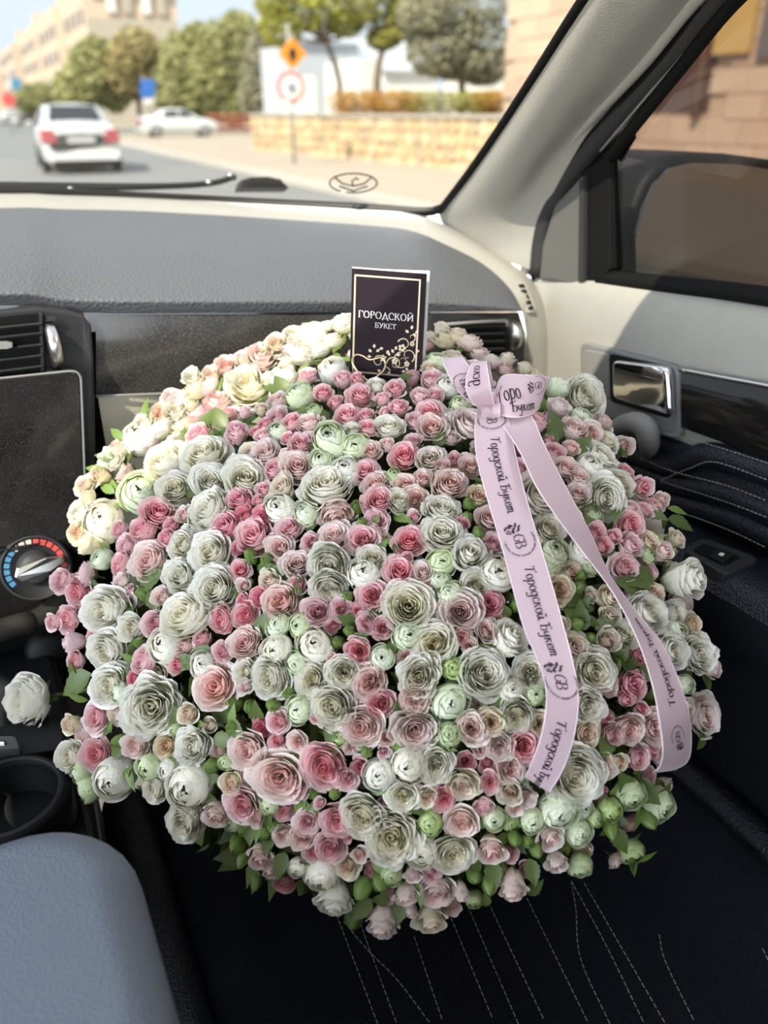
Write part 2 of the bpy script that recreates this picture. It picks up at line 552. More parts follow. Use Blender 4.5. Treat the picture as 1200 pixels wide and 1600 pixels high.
# screen
sc = slab('screen', rrect([L3(579, .862, -.17), at(124, 580, Y=.862), at(134, 833, Y=.876), L3(836, .876, -.17)], .06), (0, .02, 0), M['screen'], dash, .0015)
sp = rrect([L3(577, .863, -.172), at(126, 578, Y=.863), at(136.5, 836, Y=.877), L3(839, .877, -.172)], .06)
tube('screen_rim', sp + sp[:1], .0013, M['mgrey'], sc, 6)
# climate panel
cp = slab('climate_panel', [L3(842, .870), at(122, 836, Y=.872), at(132, 846, Y=.874), at(104, 936, Y=.886), at(60, 962, Y=.889), L3(965, .889)], (0, .02, 0), mat('piano_black', (.008, .008, .009), .08, dust=(.05, 800, (.4, .36, .3))), dash, .002)
kc = at(56, 886, Y=.868)
kn = Vector((-.05, -.94, .34)).normalized()
ku = (Vector((0, 0, 1)) - kn * kn.z).normalized()
kr = ku.cross(kn)
ps = (kc - CAM).dot(FW) / FPX
kp = lambda r, a, h=0: kc + (kr * math.cos(a) + ku * math.sin(a)) * r * ps + kn * h
v, f = lathe_vf([(.0, .004), (49 * ps, .004), (51 * ps, .0055), (53 * ps, .004), (53 * ps, -.004)], kc, kn, 40)
knob = mobj('temperature_knob', v, f, M['black'], dash)
rim = [kp(49, 2 * PI * k / 40, .006) for k in range(41)]
tube('knob_ring', rim, .0012, M['dgrey'], knob, 6)
v, f = lathe_vf([(0, .016), (20 * ps, .0155), (24 * ps, .012), (28 * ps, .004)], kc, kn, 32)
mobj('knob_cap', v, f, M['dgrey'], knob)
def tick(a0, a1, mt, name):
    q = [kp(37, a0, .0048), kp(45, a0, .0048), kp(45, a1, .0048), kp(37, a1, .0048)]
    slab(name, q, -kn * .0005, mt, knob, 0)
for k in range(17):
    a = math.radians(212 - k * 14.2)
    mt = M['blue'] if k < 6 else (M['pale'] if k < 9 else M['red'])
    tick(a, a - math.radians(10.5), mt, 'tick')
pa = math.radians(9)
pv = [kp(26, pa + PI - .42, .012), kp(30, pa + PI, .014), kp(26, pa + PI + .42, .012), kp(24, pa - .5, .010), kp(43, pa - .10, .008), kp(43, pa + .10, .008), kp(24, pa + .5, .012)]
slab('knob_pointer', [p + kn * .006 for p in pv], -kn * .008, M['silver'], knob, .0015)
# lower centre: pale curved trim and a dark socket
tube('curved_trim', catmull([Vector((-.29, .83, .745)), at(0, 985, Y=.85), at(50, 972, Y=.86), at(90, 945, Y=.875), at(118, 905, Y=.895)], 24), .013, mat('taupe_trim', (.022, .020, .017), .6, spec=.25), dash, 12)
v, f = lathe_vf([(0, .006), (.016, .006), (.022, .002), (.024, -.01)], at(72, 1018, Y=.86), (0, -.9, .3), 24)
mobj('socket_cap', v, f, M['black'], dash)
slab('lower_stack', [L3(1000, .90), at(95, 965, Y=.90), at(100, 1120, Y=.92), L3(1120, .92)], (0, .05, 0), M['black'], dash, .004)

# ---- centre console with armrest
con = empty('centre_console', (XC, .3, .24), 'black centre console with cup holder and grey-blue padded armrest', 'console')
bx = MB()
bx.add(*slab_vf([(-.24, .46, .70), (-.015, .46, .70), (-.005, .66, .70), (-.02, .88, .715), (-.24, .88, .715)], (0, 0, -.45), .01))
bx.add(*slab_vf([(-.235, -.4, .80), (-.012, -.4, .80), (-.012, .42, .80), (-.03, .445, .80), (-.22, .445, .80)], (0, 0, -.55), .01))
bx.build('console_body', mat('console_black', (.003, .0035, .005), .55, spec=.2), con)
v, f = lathe_vf([(.054, -.04), (.054, .0), (.050, .005), (.046, .004), (.043, -.002), (.042, -.042), (0, -.0425)], (-.078, .605, .742), (0, 0, 1), 40)
mobj('cup_holder', v, f, mat('holder_black', (.002, .002, .003), .6, spec=.12), con)
v, f = lathe_vf([(.044, 0), (.0465, .0022), (.049, 0)], (-.078, .605, .7465), (0, 0, 1), 40)
mobj('holder_rim', v, f, M['black'], con)
pn = slab('switch_panel', rrect([at(-60, 1150, Z=.757), at(24, 1149, Z=.757), at(32, 1170, Z=.745), at(-60, 1174, Z=.745)], .25), (0, .0, -.04), M['dgrey'], con, .002)
slab('switch_mark', [at(-20, 1160, Z=.7535), at(6, 1159, Z=.7535), at(6, 1161.5, Z=.7525), at(-20, 1163, Z=.7525)], (0, 0, -.003), M['white'], pn, 0)
v, f = slab_vf([(-.235, .66, .735), (-.10, .672, .74), (-.02, .655, .735), (-.02, .70, .745), (-.235, .72, .75)], (0, 0, -.04), .006)
mobj('console_ridge', v, f, M['black'], con, True)
ol = []
for cx, cy, a0 in ((-.062, .392, 0), (-.165, .392, PI / 2)):
    for k in range(9):
        a = a0 + PI / 2 * k / 8
        ol.append(Vector((cx + (.073) * math.cos(a), cy + .073 * math.sin(a), .85)))
ol += [Vector((-.238, -.4, .855)), Vector((.020, -.4, .855))]
v, f = slab_vf([p + Vector((0, 0, .004 if p.y < .3 else 0)) for p in ol], (0, 0, -.055), .034, 9)
arm = mobj('armrest_lid', v, f, M['armrest'], con, True)

# ---- passenger seat
seat = empty('passenger_seat', (.29, .3, .26), 'navy black passenger seat with pale decorative stitching under the bouquet', 'car seat')
prof = [(.040, .50), (.042, .575), (.055, .606), (.080, .613), (.115, .606), (.140, .600), (.20, .600), (.30, .600), (.40, .600), (.47, .600), (.50, .606), (.54, .622), (.575, .625), (.60, .60), (.605, .50)]
rows = []
for y, dz, sx_ in ((-.25, 0, 1), (0, 0, 1), (.2, 0, 1), (.4, 0, 1), (.6, 0, 1), (.70, -.004, 1), (.745, -.03, .99), (.765, -.08, .98), (.75, -.16, .97)):
    rows.append([Vector((.32 + (x - .32) * sx_, y, z + dz)) for x, z in prof])
loft('cushion', rows, M['fabric'], seat, 44, 24)
for x0, nm in ((.020, 1), (.622, 0)):
    pth = catmull([Vector((x0, y, z)) for y, z in ((-.2, .585), (.2, .59), (.5, .592), (.66, .585), (.73, .55), (.74, .48))], 20)
    tube('bolster', pth, .027, M['leather'], seat, 14)
box('seat_base', (.32, .25, .40), (.50, .80, .26), M['black'], seat, bev=.03)
rows = []
for z, y, t in ((.60, -.14, .0), (.75, -.19, .0), (.95, -.25, 0), (1.13, -.31, .01), (1.20, -.37, .06), (1.16, -.44, .06), (.8, -.40, 0), (.55, -.32, 0)):
    rows.append([Vector((.32 + s * (.27 - t), y + abs(s) ** 3 * .04 * (1 if y > -.4 else -.2), z)) for s in (-1, -.8, -.4, 0, .4, .8, 1)])
loft('backrest', rows, M['fabric'], seat, 20, 24)
st = MB()
def stitch(pts, to3, step=.0062, on=.0042, r=.00055):
    p = catmull([to3(*q) for q in pts], 60)
    acc, start = 0.0, p[0]
    L = [0]
    for i in range(1, len(p)): L.append(L[-1] + (p[i] - p[i - 1]).length)
    def sample(s):
        for i in range(1, len(p)):
            if L[i] >= s:
                k = (s - L[i - 1]) / max(1e-9, L[i] - L[i - 1])
                return p[i - 1].lerp(p[i], k)
        return p[-1]
    s = 0
    while s < L[-1] - on:
        st.add(*tube_vf([sample(s), sample(s + on / 2), sample(s + on)], r, 5))
        s += step
zs = lambda x, y: at(x, y, Z=.6013)
for pts in ([(505, 1373), (530, 1440), (590, 1600), (600, 1640)], [(563, 1443), (620, 1600)], [(537, 1440), (577, 1487), (620, 1530), (673, 1600)], [(647, 1463), (693, 1600)], [(690, 1400), (710, 1447), (773, 1600)],
            [(727, 1407), (810, 1600)], [(763, 1410), (853, 1600)], [(823, 1403), (920, 1600)], [(893, 1377), (900, 1423), (907, 1497), (953, 1600)], [(893, 1377), (947, 1477), (1007, 1600)],
            [(913, 1380), (1040, 1600)], [(1030, 1460), (1040, 1503), (1087, 1600)]):
    stitch(pts, zs)
stitch([(1148, 1340), (1160, 1385), (1187, 1470), (1220, 1540)], lambda x, y: at(x, y, Z=.612))
st.build('seat_stitching', M['thread'], seat, False, 'stuff')

# ---- passenger door
door = empty('door_1', (.70, .4, .35), 'passenger door with cream upper panel, dark gloss trim and black quilted leather', 'car door', kind='structure')
wz = lambda y: .055 * (.78 - y)
up = [(.742, 1.100), (.728, 1.108), (.712, 1.100), (.704, 1.075), (.700, 1.03), (.700, .98), (.703, .93), (.712, .90)]
rows = []
for x, z in up:
    rows.append([Vector((x + (.01 if y > .88 else 0), y, z + wz(y))) for y in (.925, .89, .82, .7, .5, .3, .1, -.2, -.5)])
loft('door_panel', rows, M['cream'], door, 40, 22)
low = [(.704, .945), (.695, .93), (.690, .90), (.694, .876), (.698, .868)]
rows = [[Vector((x, y, z + wz(y))) for y in (.75, .6, .4, .2, 0, -.5)] for x, z in low]
loft('leather_insert', rows, M['leather'], door, 24, 12)
# rolled bolsters of the insert
for pts, r in (([(985, 705), (1030, 722), (1060, 728), (1110, 712), (1200, 737), (1330, 780)], .016), ([(1000, 735), (1060, 757), (1133, 771), (1200, 797), (1330, 850)], .014), ([(1030, 775), (1133, 806), (1200, 833), (1330, 890)], .013)):
    tube('leather_roll', catmull([at(x, y, X=.697) for x, y in pts], 24), r, M['leather'], door, 12)
lowp = [(.702, .856), (.66, .862), (.628, .858), (.612, .842), (.618, .80), (.64, .74), (.655, .6), (.66, .36)]
rows = [[Vector((x, y, z + wz(y) * .6)) for y in (.76, .62, .45, .3, .1, -.2, -.5)] for x, z in lowp]
loft('armrest', rows[:4], M['leather'], door, 24, 12)
loft('lower_panel', rows[3:], M['doorlow'], door, 24, 16)
box('door_body', (.745, .2, .62), (.05, 1.45, .95), M['black'], door)
dx = lambda pts, X: [at(a, b, X=X) for a, b in pts]
bz = slab('handle_bezel', rrect(dx([(905, 533), (1061, 572), (1063, 690), (908, 640)], .692), .16), (.02, 0, 0), mat('bezel_grey', (.20, .20, .205), .4, bump=(500, .1)), door, .004)
slab('speaker_insert', rrect(dx([(910, 545), (952, 553), (953, 628), (911, 614)], .6905), .2), (.01, 0, 0), M['mgrey'], bz, .002)
slab('handle_recess', rrect(dx([(951, 552), (1045, 573), (1047, 655), (953, 628)], .690), .12), (.004, 0, 0), M['black'], bz, .001)
hl = slab('door_handle', rrect(dx([(955, 563), (1042, 573), (1046, 650), (956, 622)], .678), .2), (.008, 0, 0), M['chrome'], bz, .004, True)
tube('trim_edge', catmull(dx([(1062, 577), (1130, 590), (1200, 603), (1330, 630)], .690), 16), .003, M['silver'], door)
rows = [dx([(1064, 574), (1130, 586), (1200, 600), (1400, 645)], .692), dx([(1064, 612), (1130, 630), (1200, 648), (1400, 700)], .683), dx([(1064, 655), (1130, 678), (1200, 704), (1400, 780)], .684), dx([(1064, 668), (1130, 692), (1200, 722), (1400, 806)], .694)]
loft('gloss_trim', rows, mat('black_gloss_trim', (.010, .009, .009), .07), door, 20, 12)
# grip ahead of the armrest
tube('door_grip', catmull([at(955, 672, X=.675), at(985, 660, X=.668), at(1008, 668, X=.668), at(1014, 690, X=.672), at(1013, 705, X=.685)], 16), [.010 + .004 * math.sin(PI * k / 15) for k in range(16)], M['mgrey'], door, 12)
sw = slab('switch_plate', rrect([at(1066, 858, Z=.877), at(1096, 838, Z=.879), at(1189, 871, Z=.879), at(1133, 898, Z=.876)], .28), (0, 0, -.02), M['dgrey'], door, .003)
sw2 = slab('window_switch', rrect([at(1083, 858, Z=.8795), at(1099, 849, Z=.8805), at(1158, 869, Z=.8805), at(1132, 883, Z=.8785)], .2), (0, 0, -.004), M['rubber'], sw, .0008)
slab('switch_lever', rrect([at(1108, 868, Z=.882), at(1118, 858, Z=.884), at(1148, 866, Z=.884), at(1132, 878, Z=.881)], .2), (0, 0, -.004), M['black'], sw, .0008)
slab('switch_icon', rrect([at(1122, 866, Z=.8845), at(1126, 863, Z=.8845), at(1133, 865, Z=.8845), at(1129, 869, Z=.8845)], .3), (0, 0, -.0005), M['white'], sw, 0)
st = MB()
for pts, X in (([(1017, 670), (1110, 695), (1200, 724), (1300, 760)], .6855), ([(1000, 716), (1053, 737), (1133, 758), (1200, 783)], .681), ([(1033, 750), (1077, 732), (1117, 722), (1200, 750)], .679), ([(1033, 752), (1133, 784), (1200, 809)], .682), ([(1043, 793), (1133, 826), (1200, 857)], .681)):
    stitch(pts, lambda x, y: at(x, y, X=X), .0055, .0036, .0005)
st.build('door_stitching', M['thread'], door, False, 'stuff')
# sail panel, window frame, seals
slab('sail_panel', dx([(842, 436), (846, 385), (867, 318), (910, 274), (908, 440), (894, 446), (868, 440)], .712), (.02, 0, 0), mat('sail_grey', (.10, .098, .095), .5), door, .004)
slab('window_post', dx([(910, 266), (953, 240), (953, 420), (940, 438), (908, 440)], .714), (.02, 0, 0), M['rubber'], door, .002)
slab('sail_edge', dx([(905, 282), (912, 275), (911, 440), (903, 441)], .708), (.02, 0, 0), M['dgrey'], door, .002)
def edgecurve(lst):
    return catmull([at(a, b, X=x) for a, b, x in lst], 30)
fr1 = edgecurve([(1210, -90, .665), (1120, 0, .69), (1035, 105, .705), (925, 228, .715), (880, 290, .72), (852, 352, .722), (842, 430, .724)])
tube('window_frame', fr1, .0155, M['dgrey'], door, 10)
tube('frame_seal', edgecurve([(1240, -80, .66), (1145, 5, .686), (1060, 110, .702), (952, 245, .712)]), .008, M['rubber'], door, 10)
tube('frame_line', edgecurve([(1225, -85, .655), (1131, 2, .682), (1047, 107, .698), (938, 236, .709)]), .0016, M['mgrey'], door, 6)
tube('belt_seal', catmull([at(938, 434, X=.722), at(1060, 447, X=.724), at(1200, 464, X=.726), Vector((.726, .2, 1.147)), Vector((.72, -.5, 1.17))], 20), .0105, M['rubber'], door, 10)
slab('corner_filler', dx([(900, 268), (905, 240), (930, 208), (968, 190), (975, 215), (955, 248), (915, 285)], .722), (.02, 0, 0), M['rubber'], door, .002)
# side glass
gq = [at(950, 440, X=.726), at(950, 240, X=.720), at(1060, 105, X=.712), at(1150, 0, X=.697), Vector((.655, .42, 1.47)), Vector((.65, -.5, 1.48)), Vector((.728, -.5, 1.15))]
sg = mobj('window_2', gq, [tuple(range(len(gq)))], M['side'], None, False)
tag(sg, 'dark tinted side window of the passenger door', 'side window', kind='structure')
rail = tube('roof_rail', [at(1240, -80, X=.655), Vector((.645, .40, 1.485)), Vector((.64, 0, 1.50)), Vector((.64, -.6, 1.50)), Vector((.63, -1.6, 1.47))], .04, M['headliner'], None, 10)
tag(rail, 'pale roof rail above the passenger door', 'roof rail', kind='structure')

# ---- A pillar trim
S = [
    [(955, -80, .56), (1010, -95, .575), (1100, -100, .61), (1165, -95, .65), (1190, -92, .662)],
    [(912, 0, .58), (950, 0, .585), (1020, 0, .615), (1075, 0, .658), (1092, 0, .672)],
    [(848, 100, .595), (885, 100, .600), (940, 100, .625), (993, 100, .668), (1012, 100, .682)],
    [(783, 200, .61), (820, 200, .615), (865, 200, .64), (905, 195, .676), (928, 195, .692)],
    [(738, 265, .62), (770, 270, .625), (812, 275, .65), (848, 268, .685), (880, 272, .702)],
    [(702, 312, .628), (730, 325, .635), (772, 335, .66), (822, 325, .692), (850, 333, .71)],
    [(685, 328, .635), (712, 352, .645), (760, 378, .668), (814, 372, .698), (840, 380, .714)],
    [(690, 348, .645), (725, 375, .66), (772, 402, .68), (811, 415, .70), (836, 425, .716)],
]
ap = loft('trim_1', [[at(a, b, X=x) for a, b, x in r] for r in S], M['cream'], None, 24, 40)
tag(ap, 'cream grained trim of the windshield pillar beside the passenger door', 'pillar trim', kind='structure')
tube('seal_strip', edgecurve([(1185, -92, .655), (1085, 0, .668), (1003, 100, .679), (912, 196, .689), (858, 268, .70), (833, 328, .708), (823, 378, .712), (822, 428, .714)]), .008, M['cream'], ap, 10)
tube('black_seal', edgecurve([(1197, -90, .668), (1104, 0, .682), (1022, 103, .695), (927, 210, .706), (876, 280, .713), (850, 338, .719), (839, 385, .722), (838, 440, .724), (850, 520, .72), (862, 600, .72)]), .008, M['rubber'], ap, 8)
# ================================================================== OUTSIDE
random.seed(11)
O = {}
O['asphalt'] = mat('asphalt', (.20, .205, .21), .9, vary=.12, vscale=.6)
O['pave'] = mat('pavement', (.40, .34, .28), .9, vary=.08, vscale=.8)
O['kerb'] = mat('kerb_stone', (.50, .47, .43), .9)
O['ground'] = mat('dry_ground', (.34, .30, .23), .95, vary=.15, vscale=.3)
O['stones'] = [mat('stone_%d' % i, c, .9, vary=.18, vscale=3) for i, c in enumerate([(.58, .44, .26), (.50, .38, .23), (.62, .50, .33), (.46, .36, .25)])]
O['mortar'] = mat('wall_mortar', (.50, .42, .30), .95)
O['cap'] = mat('wall_cap', (.42, .39, .34), .9)
O['paint'] = mat('white_car_paint', (.66, .67, .69), .25, coat=.6)
O['carglass'] = mat('car_glass', (.03, .035, .04), .08)
O['tail'] = mat('tail_lamp', (.42, .10, .11), .25)
O['tyre'] = mat('tyre', (.02, .02, .02), .8)
O['steel'] = mat('galvanised_pole', (.42, .43, .43), .45, metal=.4)
O['orange'] = mat('orange_sign', (.85, .32, .02), .5)
O['signw'] = mat('sign_white', (.75, .75, .73), .5)
O['signr'] = mat('sign_red', (.60, .10, .10), .5)
O['signb'] = mat('sign_blue', (.04, .16, .52), .5)
O['dark'] = mat('sign_black', (.03, .03, .03), .6)
O['tan'] = mat('tan_block', (.54, .41, .30), .9, vary=.05, vscale=.6)
O['brick'] = mat('pink_brick', (.54, .41, .31), .9, vary=.08, vscale=1)
O['apt'] = mat('apartment_render', (.62, .50, .40), .9)
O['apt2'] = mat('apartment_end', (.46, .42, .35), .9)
O['winf'] = mat('far_window', (.16, .15, .15), .3)
O['whitew'] = mat('white_wall', (.72, .72, .70), .9)
O['roofg'] = mat('grey_roof', (.48, .51, .56), .8)
O['bark'] = mat('bark', (.16, .12, .085), .95)
O['hedge'] = mat('orange_hedge', (.42, .24, .07), .9)
O['hedgeg'] = mat('green_hedge', (.24, .24, .06), .9)
LEAF = {}
def leafmat(name, c):
    m, n, l, b = nmat(name)
    b.inputs['Roughness'].default_value = .7
    g = n.new('ShaderNodeNewGeometry')
    r = n.new('ShaderNodeMix'); r.data_type = 'RGBA'
    r.inputs[6].default_value = (*[k * .75 for k in c], 1)
    r.inputs[7].default_value = (*[min(1, k * 1.25) for k in c], 1)
    l.new(g.outputs['Random Per Island'], r.inputs[0])
    l.new(r.outputs[2], b.inputs['Base Color'])
    tr = n.new('ShaderNodeBsdfTranslucent')
    l.new(r.outputs[2], tr.inputs[0])
    mx = n.new('ShaderNodeMixShader'); mx.inputs[0].default_value = .3
    l.new(b.outputs[0], mx.inputs[1]); l.new(tr.outputs[0], mx.inputs[2])
    l.new(mx.outputs[0], n['Material Output'].inputs[0])
    return m
LEAF['green'] = leafmat('leaf_green', (.40, .40, .18))
LEAF['yellow'] = leafmat('leaf_yellow_green', (.40, .40, .07))
LEAF['olive'] = leafmat('leaf_olive_grey', (.36, .35, .24))
LEAF['brown'] = leafmat('leaf_brown', (.44, .37, .18))
LEAF['hedge'] = leafmat('leaf_orange', (.52, .30, .06))
LEAF['bushy'] = leafmat('leaf_bush', (.34, .33, .08))

tag(mobj('ground', [(-300, -60, -.02), (400, -60, -.02), (400, 700, -.02), (-300, 700, -.02)], [(0, 1, 2, 3)], O['ground'], None, False), 'dry sandy ground beyond the street', 'ground', kind='structure')
kx = lambda y: 5.55 + .030 * y
tag(mobj('road', [(-9, -60, 0), (kx(-60), -60, 0), (kx(60), 60, 0), (30, 62, 0), (30, 70, 0), (kx(70), 70, 0), (kx(400), 400, 0), (-3, 400, 0)], [tuple(range(8))], O['asphalt'], None, False), 'grey asphalt street ahead of the car', 'road', kind='structure')
sdw = slab('pavement', [(kx(-20), -20, .13), (13, -20, .13), (12.5, 29, .13), (13, 44, .13), (kx(44), 44, .13)], (0, 0, -.12), O['pave'], None, .02)
tag(sdw, 'sandy pavement along the right side of the street', 'pavement', kind='structure')
for k in range(32):
    y0 = 2 + k * 1.3
    v, f = slab_vf([(kx(y0) - .14, y0, .15), (kx(y0), y0, .15), (kx(y0 + 1.27), y0 + 1.27, .15), (kx(y0 + 1.27) - .14, y0 + 1.27, .15)], (0, 0, -.14), .015)
    mobj('kerb_stone', v, f, O['kerb'], sdw, False)

# ---- stone retaining wall
wA, wB = Vector((9.35, 28.4, 0)), Vector((10.25, 12.5, 0))
wall = empty('stone_wall', (10, 18, 0), 'low sandstone rubble wall along the pavement on the right', 'wall')
wd = (wB - wA).normalized()
wn_ = Vector((-wd.y, wd.x, 0))
if wn_.x > 0: wn_ = -wn_
wlen = (wB - wA).length
H = 1.18
v, f = slab_vf([wA - wn_ * .03 + wn_ * 0, wB - wn_ * .03, wB - wn_ * .03 + Vector((0, 0, H)), wA - wn_ * .03 + Vector((0, 0, H))], -wn_ * .4, 0)
mobj('wall_core', v, f, O['mortar'], wall, False)
v, f = slab_vf([wA + wn_ * .08 + Vector((0, 0, H + .07)), wB + wn_ * .08 + Vector((0, 0, H + .07)), wB - wn_ * .5 + Vector((0, 0, H + .07)), wA - wn_ * .5 + Vector((0, 0, H + .07))], (0, 0, -.08), .01)
mobj('coping', v, f, O['cap'], wall, False)
proto = []
for k in range(6):
    n = random.choice((5, 6, 7))
    pts = []
    for j in range(n):
        a = 2 * PI * (j + random.uniform(-.25, .25)) / n
        pts.append(Vector((math.cos(a) * .5, 0, math.sin(a) * .5)))
    vv, ff = slab_vf([p + Vector((0, -.12, 0)) for p in pts], (0, .18, 0), .07)
    me = bpy.data.meshes.new('stone')
    me.from_pydata([tuple(p) for p in vv], [], ff)
    proto.append(me)
sm = []
for me in proto:
    for m_ in O['stones']:
        c = me.copy(); c.materials.append(m_); sm.append(c)
ang = math.atan2(wd.y, wd.x)
cnt = 0
for r in range(4):
    s = random.uniform(0, .2)
    while s < wlen and cnt < 290:
        w = random.uniform(.26, .46)
        if s > wlen - .3: break
        o = bpy.data.objects.new('stone', random.choice(sm))
        col.objects.link(o)
        o.parent = wall
        p = wA + wd * (s + w / 2) + Vector((0, 0, .16 + r * .285 + random.uniform(-.03, .03)))
        o.location = p - Vector(wall.location)
        o.rotation_euler = (0, random.uniform(-.15, .15), ang + PI)
        o.scale = (w * 1.06, random.uniform(.5, .9), .30 * random.uniform(.9, 1.15))
        s += w * random.uniform(.95, 1.02)
        cnt += 1

# ---- cars
def sedan(loc, rz, label, detail=True):
    e = empty('white_sedan', loc, label, 'car')
    R = Matrix.Translation(Vector(loc)) @ Matrix.Rotation(rz, 4, 'Z')
    T = lambda p: R @ Vector(p)
    # sections from tail to nose: y, half width, sill, belt, roof half width, roof
    sec = [(-2.25, .70, .42, .80, .50, .86), (-2.18, .82, .28, .94, .62, 1.00), (-1.85, .86, .20, .98, .66, 1.06), (-1.45, .87, .20, .99, .66, 1.10), (-1.0, .87, .20, 1.0, .60, 1.38), (-.4, .87, .2, 1.0, .60, 1.46), (.3, .87, .2, .99, .60, 1.44), (.75, .87, .2, .97, .64, 1.22), (1.15, .87, .2, .94, .68, 1.0), (1.8, .84, .22, .86, .64, .90), (2.15, .76, .3, .72, .55, .76), (2.25, .62, .42, .6, .4, .62)]
    rows = []
    for y, w, s, b, rw, r in sec:
        half = [(w * .8, s), (w, s + .14), (w * 1.01, (s + b) / 2), (w * .97, b - .04), (w * .93, b), (rw + .04, r - .03), (rw * .7, r), (0, r + .02)]
        ring = [T((x, y, z)) for x, z in half] + [T((-x, y, z)) for x, z in reversed(half[:-1])]
        rows.append(ring)
    v, f = grid_vf(rows, False)
    n = len(rows[0])
    f.append(tuple(range(n)))
    f.append(tuple(range(len(v) - n, len(v))))
    for i in range(len(rows) - 1):
        f.append((i * n, i * n + n - 1, (i + 1) * n + n - 1, (i + 1) * n))
    mobj('car_body', v, f, O['paint'], e)
    def pane(name, pts, d, mt=O['carglass'], bev=.01):
        q = [T(p) for p in pts]
        return slab(name, q, (R.to_3x3() @ Vector(d)), mt, e, bev)
    pane('rear_window', [(-.58, -1.46, 1.15), (.58, -1.46, 1.15), (.50, -1.04, 1.43), (-.50, -1.04, 1.43)], (0, .05, -.05))
    pane('windscreen', [(-.58, 1.12, 1.03), (.58, 1.12, 1.03), (.52, .72, 1.27), (-.52, .72, 1.27)], (0, -.05, -.05))
    for s in (-1, 1):
        pane('side_window', [(s * .845, -.95, 1.04), (s * .845, -.08, 1.04), (s * .69, -.1, 1.38), (s * .68, -.75, 1.35)], (-s * .05, 0, 0))
        pane('side_window', [(s * .845, .0, 1.04), (s * .84, .82, 1.02), (s * .70, .42, 1.35), (s * .69, 0, 1.38)], (-s * .05, 0, 0))
        pane('tail_lamp', [(s * .50, -2.29, .66), (s * .86, -2.25, .68), (s * .84, -2.22, .95), (s * .58, -2.27, .92)], (0, .14, 0), O['tail'], .02)
        pane('head_lamp', [(s * .45, 2.24, .55), (s * .74, 2.12, .58), (s * .76, 2.05, .72), (s * .45, 2.18, .70)], (0, -.08, 0), O['signw'], .02)
        for y in (-1.38, 1.38):
            vv, ff = lathe_vf([(0, -.1), (.24, -.1), (.31, -.09), (.31, .09), (.26, .1), (.18, .07), (0, .08)], T((s * .80, y, .31)), R.to_3x3() @ Vector((s, 0, 0)), 24)
            w = mobj('wheel', vv, ff, O['tyre'], e)
            vv, ff = lathe_vf([(0, .105), (.17, .10), (.19, .085)], T((s * .80, y, .31)), R.to_3x3() @ Vector((s, 0, 0)), 16)
            mobj('hub_cap', vv, ff, M['silver'], w)
        pane('side_mirror', [(s * .88, .72, .98), (s * 1.03, .70, 1.0), (s * 1.03, .70, 1.10), (s * .88, .72, 1.10)], (0, .08, 0), O['paint'], .02)
    pane('number_plate', [(-.30, -2.285, .64), (.30, -2.285, .64), (.30, -2.28, .80), (-.30, -2.28, .80)], (0, .03, 0), mat('plate_grey', (.45, .46, .48), .5), .004)
    pane('rear_bumper', [(-.80, -2.27, .30), (.80, -2.27, .30), (.84, -2.24, .52), (-.84, -2.24, .52)], (0, .14, 0), O['paint'], .03)
    pane('under_bumper_panel', [(-.62, -2.24, .20), (.62, -2.24, .20), (.66, -2.26, .30), (-.66, -2.26, .30)], (0, .1, 0), M['black'], .01)  # black panel below the rear bumper
    pane('trunk_seam', [(-.66, -2.215, .935), (.66, -2.215, .935), (.66, -2.21, .95), (-.66, -2.21, .95)], (0, .03, 0), M['mgrey'], .002)
    return e
g0, g1 = at(68, 272, Z=0), at(219, 272, Z=0)
gm = (g0 + g1) / 2
sedan((gm.x, gm.y + 2.2, 0), math.radians(-3), 'white sedan driving ahead, seen from behind')
sedan((11.9, 49.5, 0), math.radians(-92), 'white sedan farther off, seen from its side at the junction')
def blob_car(loc, rz, c, label, nm):
    e = empty(nm, loc, label, 'car')
    R = Matrix.Translation(Vector(loc)) @ Matrix.Rotation(rz, 4, 'Z')
    pm = mat(nm + '_paint', c, .3, coat=.4)
    rows = []
    for y, w, z0, z1 in ((-2.1, .7, .35, .9), (-1.8, .85, .2, 1.05), (-1.2, .85, .2, 1.35), (0, .85, .2, 1.45), (.8, .85, .2, 1.1), (1.7, .82, .2, .9), (2.1, .7, .4, .6)):
        rows.append([R @ Vector(p) for p in ((w, y, z0), (w, y, min(z1, .95)), (w * .7, y, z1), (-w * .7, y, z1), (-w, y, min(z1, .95)), (-w, y, z0))])
    v, f = grid_vf(rows, True)
    f += [tuple(range(6)), tuple(range(len(v) - 6, len(v)))]
    mobj('car_body', v, f, pm, e)
    q = [R @ Vector(p) for p in ((-.55, -1.84, 1.02), (.55, -1.84, 1.02), (.5, -1.26, 1.34), (-.5, -1.26, 1.34))]
    slab('rear_window', q, R.to_3x3() @ Vector((0, .05, -.03)), O['carglass'], e, .01)
    for s in (-1, 1):
        for y in (-1.3, 1.3):
            vv, ff = lathe_vf([(0, -.1), (.3, -.09), (.3, .09), (0, .1)], R @ Vector((s * .78, y, .3)), R.to_3x3() @ Vector((s, 0, 0)), 14)
            mobj('wheel', vv, ff, O['tyre'], e)
p = at(18, 196, Z=0); blob_car((p.x, p.y, 0), 0, (.72, .72, .73), 'small white car far down the street on the left', 'distant_car')
p = at(50, 195, Z=0); blob_car((p.x, p.y + 6, 0), 0, (.10, .10, .11), 'dark car far down the street beside the white sedan', 'distant_car')

